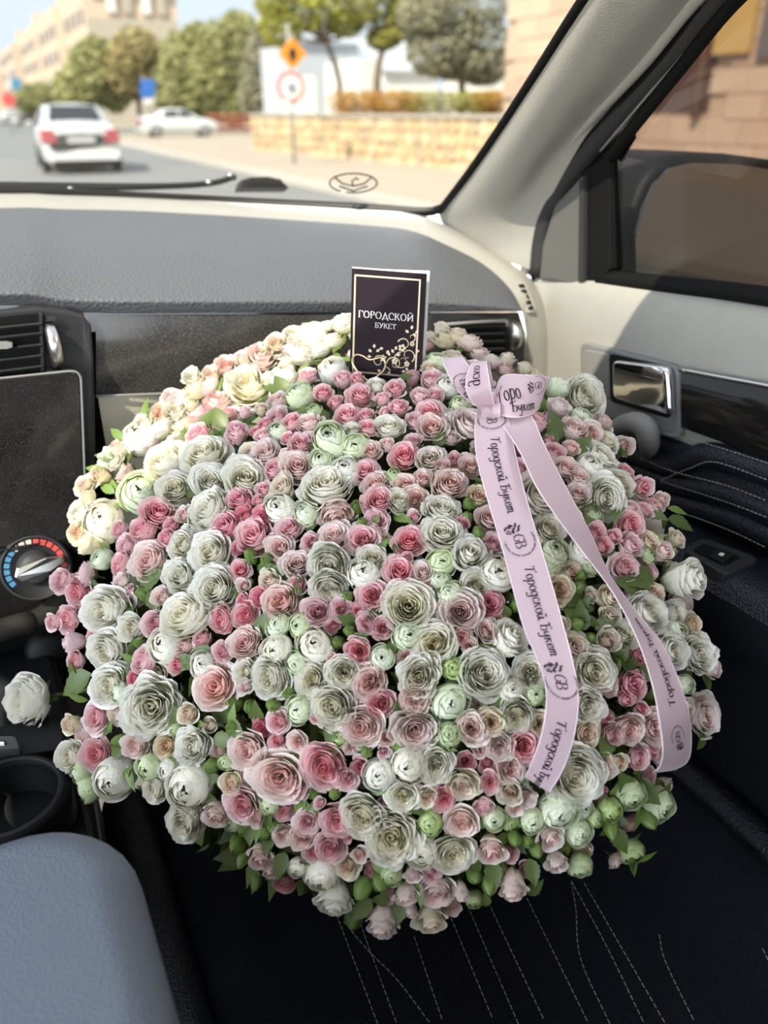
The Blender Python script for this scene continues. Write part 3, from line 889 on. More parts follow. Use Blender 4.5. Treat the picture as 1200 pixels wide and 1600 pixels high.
# ---- signs
def pole(e, p, h, r=.04):
    v, f = tube_vf([p, p + Vector((0, 0, h))], r, 10)
    mobj('pole', v, f, O['steel'], e)
def disc(name, c, r, mt, e, n=28, t=.02, toward=None):
    d = (toward or (CAM - c)); d = Vector((d.x, d.y, 0)).normalized()
    v, f = lathe_vf([(0, t), (r, t), (r, 0), (0, 0)], c, d, n)
    return mobj(name, v, f, mt, e, False)
def plate(name, pts, mt, e, bev=.01):
    return slab(name, pts, (FW - Vector((0, 0, FW.z))).normalized() * .03, mt, e, bev)
p = at(460, 256, Z=.13)
sg1 = empty('road_sign', p, 'orange diamond warning sign over a round red-rimmed sign on one pole', 'road sign')
pole(sg1, p, 3.0)
YS = p.y
q = lambda x, y, d=0: at(x, y, Y=YS - .06 - d)
plate('diamond_board', [q(456, 58), q(479, 84), q(457, 109), q(435, 84)], O['orange'], sg1)
plate('diamond_symbol', [q(452, 76, .03), q(461, 74, .03), q(463, 84, .03), q(460, 94, .03), q(453, 94, .03), q(451, 84, .03)], O['dark'], sg1)
disc('round_board', q(455, 136), .33, O['signr'], sg1)
disc('round_board_face', q(455, 136, .03), .25, O['signw'], sg1)
disc('round_symbol', q(456, 137, .06), .12, mat('sign_grey', (.25, .27, .33), .6), sg1)
plate('plate_below', [q(446, 154), q(464, 154), q(463, 174), q(447, 174)], O['signw'], sg1)
p = at(231, 190, Z=0); YS2 = 52
p = at(231, 182, Y=YS2); p.z = 0
sg2 = empty('parking_sign', p, 'blue rectangular road sign on a pole left of the parked sedan', 'road sign')
pole(sg2, p, 3.1, .05)
plate('blue_board', [at(x, y, Y=YS2 - .1) for x, y in ((219, 124), (242, 124), (242, 152), (219, 152))], O['signb'], sg2)
plate('white_plate', [at(x, y, Y=YS2 - .1) for x, y in ((222, 154), (241, 154), (240, 164), (223, 164))], O['signw'], sg2)
p = at(26, 180, Y=70); p.z = 0
sg3 = empty('direction_sign', p, 'blue board on a pole at the far left of the street', 'road sign')
pole(sg3, p, 4.2, .06)
plate('blue_board', [at(x, y, Y=69.8) for x, y in ((17, 122), (33, 122), (33, 140), (17, 140))], mat('sign_teal', (.08, .28, .45), .6), sg3)
p = at(14, 180, Y=60); p.z = 0
sg4 = empty('red_sign', p, 'round red sign on a pole at the left picture edge', 'road sign')
pole(sg4, p, 2.0, .05)
disc('red_board', at(14, 156, Y=59.8), .4, O['signr'], sg4)

# ---- red fence by the trees
rf = empty('red_fence', at(355, 200, Y=56), 'low red fence in front of the trees behind the sedan', 'fence')
for k in range(7):
    p = at(325 + 11 * k, 195, Y=56); p.z = 0
    mobj('fence_post', *box_vf(p + Vector((0, 0, .6)), (.10, .10, 1.2)), mat('rust_red', (.36, .12, .07), .8) if k == 0 else bpy.data.materials['rust_red'], rf, False)
for z in (.35, .7, 1.05):
    a, b = at(322, 195, Y=56), at(394, 195, Y=56)
    a.z = b.z = z
    v, f = tube_vf([a, b], .09, 6)
    mobj('rail', v, f, bpy.data.materials['rust_red'], rf, False)

# ---- trees: trunk, boughs and a crown of leaf clumps
def leaf_quads(centres, n, size, rnd):
    v, f = [], []
    for k in range(n):
        c, r = rnd.choice(centres)
        while True:
            d = Vector((rnd.uniform(-1, 1), rnd.uniform(-1, 1), rnd.uniform(-1, 1)))
            if .1 < d.length < 1: break
        d = d.normalized() * (d.length ** .4)
        p = c + Vector((d.x * r.x, d.y * r.y, d.z * r.z))
        a = Vector((rnd.gauss(0, 1), rnd.gauss(0, 1), rnd.gauss(0, 1))).normalized()
        b = a.orthogonal().normalized()
        s = size * rnd.uniform(.6, 1.3)
        m = len(v)
        v += [p - a * s, p + b * s * .55 + a.cross(b) * s * .15, p + a * s, p - b * s * .55 + a.cross(b) * s * .15]
        f.append((m, m + 1, m + 2, m + 3))
    return v, f
def tree(name, base, top_z, crown, lm, label, n=2600, size=.22, seed=0, trunk=.16, group=None):
    rnd = random.Random(seed)
    e = empty(name, base, label, 'tree')
    base = Vector(base)
    cc = sum((c for c, r in crown), Vector()) / len(crown)
    mid = Vector((base.x + rnd.uniform(-.2, .2), base.y, (base.z + cc.z) / 2))
    v, f = tube_vf(catmull([base, mid, cc], 8), [trunk * (1 - .08 * k) for k in range(8)], 9)
    mobj('trunk', v, f, O['bark'], e)
    for c, r in crown[:6]:
        v, f = tube_vf(catmull([mid.lerp(cc, .5), mid.lerp(c, .6) + Vector((0, 0, .2)), c], 6), [trunk * .5 * (1 - .12 * k) for k in range(6)], 6)
        mobj('bough', v, f, O['bark'], e)
    v, f = leaf_quads(crown, n, size, rnd)
    mobj('crown', v, f, lm, e, False, 'stuff')
    return e
def cl(lst, Y, ry=None):
    out = []
    for x, y, rx, rz in lst:
        c = at(x, y, Y=Y)
        s = (c - CAM).dot(FW) / FPX
        out.append((c, Vector((rx * s, (ry or rx * s), rz * s))))
    return out
def gnd(x, Y, z=0):
    p = at(x, 190, Y=Y); p.z = z
    return p
tree('street_tree', gnd(150, 74), 0, cl([(145, 118, 40, 45), (120, 145, 35, 35), (175, 120, 32, 50), (150, 90, 28, 28)], 74), LEAF['green'], 'rounded green tree right above the driving sedan, left of the brownish tree', 4200, .34, 1, .25)
tree('street_tree', gnd(218, 72), 0, cl([(215, 85, 38, 36), (205, 110, 36, 40), (235, 120, 30, 40)], 72), LEAF['brown'], 'brownish olive tree with a dense dome crown behind the blue parking sign', 4200, .34, 2, .25)
tree('street_tree', gnd(295, 70), 0, cl([(290, 110, 42, 55), (270, 140, 35, 40), (310, 70, 25, 30), (300, 155, 45, 35)], 70), LEAF['green'], 'tall green tree behind the side-on sedan, right of the brownish tree', 4600, .34, 3, .25)
tree('street_tree', gnd(360, 68), 0, cl([(350, 100, 48, 60), (375, 60, 35, 35), (335, 130, 40, 45), (365, 155, 45, 35)], 68), LEAF['green'], 'broad green tree above the red fence', 5200, .34, 4, .25)
tree('street_tree', gnd(412, 60), 0, cl([(412, 110, 30, 55), (405, 150, 30, 35), (420, 70, 25, 35)], 60), LEAF['olive'], 'grey-green tree behind the orange diamond sign', 3200, .3, 5, .2)
tree('street_tree', gnd(48, 90), 0, cl([(48, 155, 28, 20), (65, 150, 20, 18)], 90), LEAF['green'], 'small distant green tree at the far left below the apartments', 1600, .3, 6, .2)
tree('young_tree', gnd(532, 33, .5), 0, cl([(470, 15, 45, 30), (440, 40, 35, 30), (520, 10, 45, 35), (430, 0, 30, 30), (540, 35, 28, 20), (500, -30, 60, 40)], 33, 1.2), LEAF['yellow'], 'slender tree with yellow-green leaves right of the orange sign', 3600, .13, 7, .16)
tree('young_tree', gnd(594, 31, .5), 0, cl([(610, 15, 45, 40), (650, 30, 35, 35), (580, -10, 50, 40), (640, -20, 60, 40), (600, 60, 20, 16)], 31, 1.2), LEAF['bushy'], 'dark-trunked leafy tree in the middle before the white buildings', 3600, .13, 8, .2)
tree('grey_tree', gnd(720, 28, .5), 0, cl([(700, 45, 55, 48), (745, 70, 45, 45), (680, 80, 42, 36), (735, 5, 65, 45), (755, 105, 34, 26), (665, 20, 40, 40), (715, 100, 40, 24)], 28, 1.4), LEAF['olive'], 'dense grey-green tree beside the tan building', 9000, .12, 9, .2)

# ---- hedge on the wall
hg = empty('hedge', gnd(650, 26, .9), 'clipped orange and green hedge growing above the stone wall', 'hedge')
for nm, x0, x1, lm in (('orange_foliage', 530, 640, LEAF['hedge']), ('green_foliage', 635, 760, LEAF['bushy']), ('orange_foliage', 745, 788, LEAF['hedge'])):
    v, f = leaf_quads(cl([(x, 161, 16, 17) for x in range(x0, x1 + 1, 11)], 24, .5), 1800, .07, random.Random(x0))
    mobj(nm, v, f, lm, hg, False, 'stuff')

# ---- buildings behind the wall
def bld(name, corners, Y, depth, mt, label, roof=None):
    e = empty(name, gnd(corners[0][0], Y), label, 'building')
    a, b = at(corners[0][0], corners[0][1], Y=Y), at(corners[1][0], corners[0][1], Y=Y)
    zt = a.z
    v, f = slab_vf([Vector((a.x, Y, 0)), Vector((b.x, Y, 0)), Vector((b.x, Y, zt)), Vector((a.x, Y, zt))], (0, depth, 0), 0)
    mobj('wall', v, f, mt, e, False)
    if roof:
        v, f = slab_vf([Vector((a.x - .2, Y - .3, zt)), Vector((b.x + .2, Y - .3, zt)), Vector((b.x + .2, Y + depth * .5, zt + roof)), Vector((a.x - .2, Y + depth * .5, zt + roof))], (0, 0, .1), 0)
        mobj('roof', v, f, O['roofg'], e, False)
    return e, a, b, zt
bld('white_building', ((600, 112), (684, 112)), 40, 6, O['whitew'], 'white building with a pale grey roof behind the hedge', 1.5)
bld('white_building', ((560, 92), (588, 92)), 38, 4, O['whitew'], 'narrow white building left of the dark tree trunk')
bld('grey_building', ((462, 66), (560, 70)), 46, 6, O['roofg'], 'bluish grey building behind the slender yellow-green tree', .5)
bld('white_building', ((471, 118), (492, 118)), 42, 3, O['whitew'], 'small white wall block just right of the round sign')
bld('white_building', ((762, 76), (800, 76)), 36, 4, O['whitew'], 'white wall sliver between the grey-green tree and the tan building')

# ---- apartment block far down the street
ab = empty('apartment_block', at(140, 170, Y=112), 'long peach apartment block in the distance at the left', 'building')
for k, (y0, y1, xo, zt) in enumerate(((112, 132, 17.4, 14.6), (133, 158, 16.6, 14.2), (159, 190, 16.2, 14.0), (192, 235, 15.0, 13.2), (240, 300, 12.5, 11.0))):
    mobj('block', *box_vf((xo + 5.5, (y0 + y1) / 2, zt / 2), (11, y1 - y0, zt)), O['apt'], ab, False)
    ny = 4 if k < 3 else 5
    for r in range(4):
        for c in range(ny):
            yy = y0 + (c + .5) * (y1 - y0) / ny
            mobj('window', *box_vf((xo - .02, yy, 2.2 + r * 3.1), (.3, (y1 - y0) / ny * .42, 1.5)), O['winf'], ab, False)
    if k < 4:
        mobj('stair_tower', *box_vf((xo + .6, y1, zt / 2 + .6), (1.6, 2.5, zt + 1.2)), O['apt'], ab, False)
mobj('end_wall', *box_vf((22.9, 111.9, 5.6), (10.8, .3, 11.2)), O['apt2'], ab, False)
for k, x in enumerate((20.5, 22.3, 24.6, 26.4)):
    mobj('end_window', *box_vf((x, 111.7, 12.8), (1.1, .3, 2.0)), O['signw'] if k % 2 == 0 else O['apt2'], ab, False)
mobj('roof_edge', *box_vf((23.1, 117, 14.75), (11.6, 12, .3)), O['apt2'], ab, False)

# ---- tan building on the right, seen through windshield and side window
tb = empty('tan_building', (12.5, 9, 0), 'large tan block building close by on the right, seen through the side window too', 'building')
xw, yw = 12.0, 17.25
mobj('wall', *box_vf((xw + 4, (yw - 12) / 2, 4.5), (8, yw + 12, 9)), O['tan'], tb, False)
# ground floor of pinkish blocks, each block a piece
bm_ = []
for m_ in (O['brick'], mat('pink_brick_pale', (.58, .45, .34), .9), mat('pink_brick_dark', (.50, .37, .28), .9)):
    v, f = slab_vf([Vector((-.06, -.5, -.5)), Vector((-.06, .5, -.5)), Vector((-.06, .5, .5)), Vector((-.06, -.5, .5))], (.06, 0, 0), .02)
    me = bpy.data.meshes.new('block')
    me.from_pydata([tuple(p) for p in v], [], f)
    me.materials.append(m_)
    bm_.append(me)
rb = random.Random(5)
def wall_block(y, z, w, h):
    o = bpy.data.objects.new('block', rb.choice(bm_))
    col.objects.link(o)
    o.parent = tb
    o.location = Vector((xw, y, z)) - Vector(tb.location)
    o.scale = (1, w - .015, h - .012)
opening = lambda y, z: (11.0 < y < 12.9 and 1.35 < z < 4.2)
for r in range(13):
    for c in range(18):
        y = 3.6 + c * .78 + (.39 if r % 2 else 0)
        z = .2 + r * .39
        if not opening(y, z) and y < 16.9:
            wall_block(y, z, .78, .39)
mobj('dark_opening', *box_vf((xw - .02, 11.95, 2.75), (.06, 1.9, 2.9)), mat('opening_brown', (.10, .055, .045), .8), tb, False)
mobj('notice_board', *box_vf((xw - .12, 10.62, 2.65), (.08, .75, 1.0)), mat('yellow_board', (.55, .38, .14), .7), tb, False)
mobj('window', *box_vf((xw - .10, 9.85, 2.55), (.08, .5, 1.0)), O['winf'], tb, False)
v, f = tube_vf([(xw - .15, 11.15, 1.2), (xw - .15, 11.15, 6)], .09, 8)
mobj('drain_pipe', v, f, mat('pipe_brown', (.24, .14, .11), .6), tb)

# ---- wing mirror outside the passenger window
wm = empty('side_mirror', (1.0, .90, 1.02), 'dark wing mirror outside the tinted passenger window', 'side mirror')
my = .86
outl = [(958, 446), (962, 415), (982, 345), (1003, 290), (1022, 262), (1048, 244), (1080, 238), (1140, 240), (1215, 250), (1275, 275), (1300, 330), (1300, 400), (1285, 455)]
v, f = slab_vf([at(x, y, Y=my) for x, y in outl], (0, .13, 0), .012)
mobj('mirror_housing', v, f, M['black'], wm, True)
inl = [(990, 440), (988, 372), (1000, 325), (1018, 285), (1042, 262), (1075, 254), (1140, 256), (1205, 266), (1255, 290), (1280, 340), (1275, 420), (1265, 450)]
mp = [at(x, y, Y=my - .004) for x, y in inl]
slab('mirror_glass', [p + Vector((0, -.006 + (p.x - mp[0].x) * -.02, 0)) for p in mp], (0, .004, 0), M['mirror'], wm, .001)
v, f = slab_vf([at(x, y, Y=.88) for x, y in ((940, 440), (950, 385), (990, 355), (1000, 440))], (0, .08, 0), .006)
mobj('mirror_foot', v, f, M['black'], wm, False)
# ================================================================== BOUQUET
RNG = random.Random(7)

# ---- petal materials: colour by layer (inner to outer), by height on the petal, a little by flower
def petalmat(name, inner, mid, outer, base, rim):
    m, n, l, b = nmat(name)
    at_ = n.new('ShaderNodeAttribute'); at_.attribute_name = 'petal'
    sp = n.new('ShaderNodeSeparateColor')
    l.new(at_.outputs['Color'], sp.inputs[0])
    r = n.new('ShaderNodeValToRGB')
    r.color_ramp.elements[0].color = (*inner, 1)
    r.color_ramp.elements[1].color = (*outer, 1)
    e = r.color_ramp.elements.new(.42); e.color = (*mid, 1)
    l.new(sp.outputs['Red'], r.inputs[0])
    rv = n.new('ShaderNodeValToRGB')
    rv.color_ramp.elements[0].position = .05
    rv.color_ramp.elements[0].color = (1, 1, 1, 1)
    rv.color_ramp.elements[1].position = .78
    rv.color_ramp.elements[1].color = (0, 0, 0, 1)
    l.new(sp.outputs['Green'], rv.inputs[0])
    m1 = n.new('ShaderNodeMix'); m1.data_type = 'RGBA'
    l.new(rv.outputs[0], m1.inputs[0])
    l.new(r.outputs[0], m1.inputs[6])
    m1.inputs[7].default_value = (*base, 1)  # real petal base tint, deepened to paint the shade between layers
    rr_ = n.new('ShaderNodeValToRGB')
    rr_.color_ramp.elements[0].position = .80
    rr_.color_ramp.elements[0].color = (0, 0, 0, 1)
    rr_.color_ramp.elements[1].position = 1.0
    rr_.color_ramp.elements[1].color = (.75, .75, .75, 1)
    l.new(sp.outputs['Green'], rr_.inputs[0])
    m2 = n.new('ShaderNodeMix'); m2.data_type = 'RGBA'
    l.new(rr_.outputs[0], m2.inputs[0])
    l.new(m1.outputs[2], m2.inputs[6])
    m2.inputs[7].default_value = (*rim, 1)  # pale petal edge, lightened to bring out the rings against painted shade
    oi = n.new('ShaderNodeObjectInfo')
    hs = n.new('ShaderNodeHueSaturation')
    mr = n.new('ShaderNodeMapRange')
    mr.inputs[3].default_value = .72; mr.inputs[4].default_value = 1.22
    l.new(oi.outputs['Random'], mr.inputs[0])
    l.new(mr.outputs[0], hs.inputs['Saturation'])
    mv = n.new('ShaderNodeMapRange')
    mv.inputs[3].default_value = .93; mv.inputs[4].default_value = 1.06
    l.new(sp.outputs['Blue'], mv.inputs[0])
    l.new(mv.outputs[0], hs.inputs['Value'])
    l.new(m2.outputs[2], hs.inputs['Color'])
    l.new(hs.outputs[0], b.inputs['Base Color'])
    b.inputs['Roughness'].default_value = .55
    b.inputs['Specular IOR Level'].default_value = .25
    tr = n.new('ShaderNodeBsdfTranslucent')
    l.new(hs.outputs[0], tr.inputs[0])
    mx = n.new('ShaderNodeMixShader'); mx.inputs[0].default_value = .27
    tcn = n.new('ShaderNodeTexCoord')
    wz_ = n.new('ShaderNodeTexNoise'); wz_.inputs['Scale'].default_value = 7; wz_.inputs['Detail'].default_value = 3
    l.new(tcn.outputs['Object'], wz_.inputs['Vector'])
    bp_ = n.new('ShaderNodeBump'); bp_.inputs['Strength'].default_value = .35; bp_.inputs['Distance'].default_value = .004
    l.new(wz_.outputs['Fac'], bp_.inputs['Height']); l.new(bp_.outputs[0], b.inputs['Normal'])
    l.new(b.outputs[0], mx.inputs[1]); l.new(tr.outputs[0], mx.inputs[2])
    l.new(mx.outputs[0], n['Material Output'].inputs[0])
    return m
PM = {
    'W': petalmat('petal_white', (.84, .76, .52), (.93, .89, .75), (.95, .93, .86), (.84, .84, .54), (.965, .955, .93)),
    'G': petalmat('petal_green_white', (.72, .79, .46), (.77, .84, .55), (.82, .87, .65), (.46, .58, .20), (.90, .92, .80)),
    'P': petalmat('petal_pink', (.86, .26, .32), (.92, .55, .58), (.95, .76, .77), (.88, .50, .50), (.96, .87, .87)),
    'K': petalmat('petal_bud_green', (.50, .62, .26), (.52, .64, .28), (.58, .69, .36), (.24, .36, .07), (.74, .81, .55)),
    'H': petalmat('petal_hot_pink', (.78, .15, .26), (.86, .34, .43), (.90, .53, .58), (.82, .36, .40), (.94, .72, .73)),
    'B': petalmat('petal_blush', (.86, .48, .44), (.93, .73, .68), (.95, .86, .81), (.88, .70, .60), (.965, .92, .89)),
    'C': petalmat('petal_cream', (.80, .46, .38), (.89, .76, .58), (.91, .87, .70), (.74, .70, .42), (.94, .91, .80)),
}
GREEN = mat('rose_green', (.085, .135, .03), .5, vary=.35, vscale=90)
GREEN2 = mat('bud_green', (.12, .19, .04), .45, vary=.3, vscale=120)
LEAFG = mat('rose_leaf_green', (.075, .11, .022), .45, vary=.35, vscale=60)
DEW = mat('dew', (.9, .95, .95), .05, spec=.9)

def petal(V, Fc, Cc, rnd, t, th, R, rb, zb, H, w, curl, ruffle, nu, nv, prof='cup', spiral=.05):
    b = len(V)
    ph, fq = rnd.uniform(0, 6.28), rnd.uniform(3, 6)
    notch = rnd.uniform(.10, .24)
    shade = rnd.random()
    lean = rnd.uniform(-.05, .05)
    for i in range(nv):
        v = i / (nv - 1)
        for j in range(nu):
            u = -1 + 2 * j / (nu - 1)
            vv = v * (1 - notch * u ** 4)
            ww = w * (.45 + .55 * math.sin(min(vv / .75, 1) * PI / 2))
            a = th + u * ww
            if prof == 'cup':
                r = rb + (R - rb) * math.sin(vv * PI / 2) ** .9
                z = zb + (H - zb) * vv ** 1.25
                c = max(0, (vv - .72) / .28)
                r += curl * c * c * .20
                z -= curl * c * c * .13
            else:                       # ball: wraps over the top
                phi = math.radians(165 - (165 - H) * vv)
                r = R * math.sin(phi)
                z = -R * 1.08 * math.cos(PI - phi) if False else R * 1.08 * math.cos(phi)
                c = max(0, (vv - .85) / .15)
                r += curl * c * .10
            r *= 1 + spiral * u
            rf = ruffle * vv ** 3
            r += rf * math.sin(u * fq + ph) * .5 + rnd.uniform(-1, 1) * rf * .12
            z += rf * math.sin(u * fq * 1.4 + ph * 2) * .45 + lean * vv
            V.append((r * math.cos(a), r * math.sin(a), z))
            Cc.append((t, vv, shade, 1))
    for i in range(nv - 1):
        for j in range(nu - 1):
            q = b + i * nu + j
            Fc.append((q, q + 1, q + 1 + nu, q + nu))

def finish(name, V, Fc, Cc, mt):
    me = bpy.data.meshes.new(name)
    me.from_pydata(V, [], Fc)
    me.update()
    at_ = me.color_attributes.new('petal', 'FLOAT_COLOR', 'POINT')
    at_.data.foreach_set('color', [x for c in Cc for x in c])
    me.polygons.foreach_set('use_smooth', [True] * len(me.polygons))
    me.materials.append(mt)
    return me

def rosette(seed, n=30, drop=.35, w0=1.35, w1=.80, curl=.5, ruffle=.09, nu=9, nv=7, hole=.035, quart=0):
    """fully open garden rose seen from above as rings of petals"""
    rnd = random.Random(seed)
    V, Fc, Cc = [], [], []
    for k in range(n):
        t = k / (n - 1)
        R = hole + (.97 - hole) * t ** .82
        H = .52 + .12 * math.sin(PI * min(1, t * 1.15)) - drop * max(0, t - .45) ** 1.5 * 2.0
        th = k * 2.39996 + rnd.uniform(-.25, .25)
        if quart and t < .55:
            th = (k % quart) * 2 * PI / quart + (k // quart) * .22 + rnd.uniform(-.1, .1)
        petal(V, Fc, Cc, rnd, t, th, R * rnd.uniform(.95, 1.04), .10 + .25 * R, -.42 + .28 * (1 - t) ** 1.3, H + rnd.uniform(-.04, .04), w0 + (w1 - w0) * t, curl * max(0, t - .15), ruffle * (.4 + t), nu, nv)
    return V, Fc, Cc

def goblet(seed, n=16, nu=8, nv=7, curl=1.0):
    """half open rose with a high furled centre and turned back outer petals, seen from the side"""
    rnd = random.Random(seed)
    V, Fc, Cc = [], [], []
    for k in range(n):
        t = k / (n - 1)
        R = .10 + .62 * t ** .8
        H = .78 - .34 * t ** 1.6
        th = k * 2.39996 + rnd.uniform(-.2, .2)
        petal(V, Fc, Cc, rnd, t, th, R, .10 + .18 * R, -.72, H, 1.5 - .6 * t, curl * max(0, t - .35) * 1.6, .05 * (.4 + t), nu, nv)
    return V, Fc, Cc

def ballrose(seed, n=18, top0=6, top1=84, nu=9, nv=8):
    """plump closed bloom, petals wrapped over each other"""
    rnd = random.Random(seed)
    V, Fc, Cc = [], [], []
    for k in range(n):
        t = k / (n - 1)
        R = .56 + .40 * t
        petal(V, Fc, Cc, rnd, t, k * 2.39996 + rnd.uniform(-.2, .2), R, 0, 0, top0 + (top1 - top0) * t ** 1.3 * rnd.uniform(.8, 1.1), 1.35 - .40 * t, .75 * t, .06, nu, nv, 'ball', .03)
    return V, Fc, Cc

def sepal_vf(n=5, r=.34, z0=-.45, ln=.62, out=.9, down=.25, wid=.15, ph=0):
    v, f = [], []
    for k in range(n):
        a = 2 * PI * k / n + ph
        d, s = Vector((math.cos(a), math.sin(a), 0)), Vector((-math.sin(a), math.cos(a), 0))
        b = len(v)
        for i in range(5):
            t = i / 4
            wd_ = wid * math.sin(PI * (.18 + .80 * t)) if t < 1 else .01
            p = Vector((0, 0, z0 - .06)) + d * (r * .35 + ln * out * t) + Vector((0, 0, ln * (1 - out) * t * 1.2 - down * t * t * ln))
            v += [p - s * wd_ + Vector((0, 0, .04 * wd_)), p - Vector((0, 0, .03)), p + s * wd_]
        for i in range(4):
            q = b + i * 3
            f += [(q, q + 1, q + 4, q + 3), (q + 1, q + 2, q + 5, q + 4)]
    return v, f

def calyx(name, z0, r, ln, out, down, mt, stem=.7, wid=.15):
    mb = MB()
    mb.add(*sepal_vf(5, r, z0, ln, out, down, wid))
    mb.add(*lathe_vf([(.02, z0 + .06), (r * .55, z0 + .02), (r * .5, z0 - .10), (r * .22, z0 - .22), (.055, z0 - .30), (.05, z0 - stem)], (0, 0, 0), (0, 0, 1), 8))
    me = bpy.data.meshes.new(name)
    me.from_pydata([tuple(p) for p in mb.v], [], mb.f)
    me.polygons.foreach_set('use_smooth', [True] * len(me.polygons))
    me.materials.append(mt)
    return me

def dewmesh(name, V, n, rnd, size, ext=1.0):
    """droplets sitting on the outward surface"""
    mb = MB()
    pts = [Vector(p) for p in V]
    top = [p for p in pts if p.length > .5]
    for k in range(n):
        p = rnd.choice(top)
        s = size * rnd.uniform(.5, 1.25)
        d = p.normalized()
        e = d.orthogonal().normalized()
        g = d.cross(e)
        c = p + d * .01
        ring = [c + (e * math.cos(a) + g * math.sin(a)) * s for a in [2 * PI * i / 6 for i in range(6)]]
        ring2 = [c + (e * math.cos(a) + g * math.sin(a)) * s * .62 + d * s * .55 for a in [2 * PI * i / 6 for i in range(6)]]
        b = len(mb.v)
        mb.v += ring + ring2 + [c + d * s * .8]
        for i in range(6):
            j = (i + 1) % 6
            mb.f += [(b + i, b + j, b + 6 + j, b + 6 + i), (b + 6 + i, b + 6 + j, b + 12)]
    me = bpy.data.meshes.new(name)
    me.from_pydata([tuple(p) for p in mb.v], [], mb.f)
    me.polygons.foreach_set('use_smooth', [True] * len(me.polygons))
    me.materials.append(DEW)
    return me

LIB = {}
def reg(key, name, shapes, mt, cal, dew=None):
    for i, (V, Fc, Cc) in enumerate(shapes):
        d = dewmesh('dew_drops', V, dew[0], random.Random(i + 50), dew[1]) if dew else None
        LIB.setdefault(key, []).append((name, finish(name, V, Fc, Cc, mt), cal, d))
CAL_OPEN = calyx('sepals', -.42, .5, .62, .8, .3, GREEN)
CAL_CUP = calyx('sepals', -.70, .42, .75, .62, .1, GREEN, 1.3, .13)
CAL_BALL = calyx('sepals', -.98, .5, .75, .72, -.1, GREEN, 1.6, .14)
CAL_BUD = calyx('sepals', -.70, .5, 1.15, .42, -.15, GREEN2, 1.7, .24)
op = lambda s, **k: rosette(s, **k)
reg('W', 'white_rose', [op(1, n=44, w1=.95), op(2, n=40, quart=4, drop=.25), op(3, n=46, hole=.03, ruffle=.10), op(4, n=38, hole=.05, curl=.9, drop=.5), op(5, n=46, ruffle=.16, quart=5, drop=.2)], PM['W'], CAL_OPEN, (22, .026))
reg('V', 'white_rose', [ballrose(11), ballrose(12, 20, 4, 92), ballrose(13, 17, 8, 74)], PM['W'], CAL_BALL, (40, .030))
reg('N', 'green_white_rose', [ballrose(14, 18, 4, 86), ballrose(15, 17, 8, 70)], PM['G'], CAL_BALL, (30, .028))
pk = dict(n=29, nu=8, nv=6, w0=1.3, w1=.90)
reg('P', 'pink_rose', [op(21, **pk), op(22, **{**pk, 'n': 24, 'quart': 3}), op(23, **{**pk, 'drop': .55, 'curl': 1.1}), op(24, **{**pk, 'n': 18, 'hole': .06, 'ruffle': .09})], PM['P'], CAL_OPEN)
reg('H', 'deep_pink_rose', [op(31, **pk), op(32, **{**pk, 'n': 16, 'drop': .2}), goblet(33)], PM['H'], CAL_OPEN)
reg('B', 'blush_rose', [op(41, **{**pk, 'n': 26}), op(42, **{**pk, 'n': 28, 'quart': 4, 'ruffle': .12}), op(43, **{**pk, 'n': 22, 'hole': .07, 'curl': 1.1}), op(44, **{**pk, 'n': 30, 'drop': .2, 'ruffle': .1})], PM['B'], CAL_OPEN)
reg('C', 'cream_rose', [op(51, **{**pk, 'n': 22, 'drop': .6, 'curl': 1.2}), op(52, **{**pk, 'n': 24, 'hole': .04}), goblet(53, 18)], PM['C'], CAL_OPEN)
reg('p', 'pink_rose_bud', [goblet(61), goblet(62, 14, curl=.6), goblet(63, 12, curl=1.3)], PM['P'], CAL_CUP)
reg('b', 'blush_rose_bud', [goblet(64), goblet(65, 14, curl=1.4)], PM['B'], CAL_CUP)
reg('c', 'cream_rose_bud', [goblet(66), goblet(67, 14, curl=1.3)], PM['C'], CAL_CUP)
reg('w', 'white_rose', [goblet(91, 20, 9, 7, .9), goblet(92, 18, 9, 7, 1.2)], PM['W'], CAL_CUP, (26, .026))
reg('G', 'green_bud', [ballrose(71, 13, 3, 70, 7, 7), ballrose(72, 14, 3, 58, 7, 7)], PM['K'], CAL_BUD)
# tight green bud, closed sepals
def tightbud(seed):
    rnd = random.Random(seed)
    V, Fc, Cc = [], [], []
    for k in range(5):
        petal(V, Fc, Cc, rnd, 1.0, k * 2 * PI / 5 + .2, .70 + .03 * (k % 2), 0, 0, 8, .78, -.3, .02, 5, 6, 'ball', .03)
    for k in range(3):
        petal(V, Fc, Cc, rnd, .3, k * 2.1, .60, 0, 0, 3, 1.1, 0, .02, 5, 5, 'ball', .02)
    V = [(x * (1 - .25 * max(0, z)) * (1 + .07 * math.sin(5 * math.atan2(y, x))), y * (1 - .25 * max(0, z)) * (1 + .07 * math.sin(5 * math.atan2(y, x))), z * 1.3 + .35 * max(0, z) ** 3) for x, y, z in V]
    return V, Fc, Cc
reg('g', 'tight_green_bud', [tightbud(81), tightbud(82)], GREEN2, CAL_BUD)

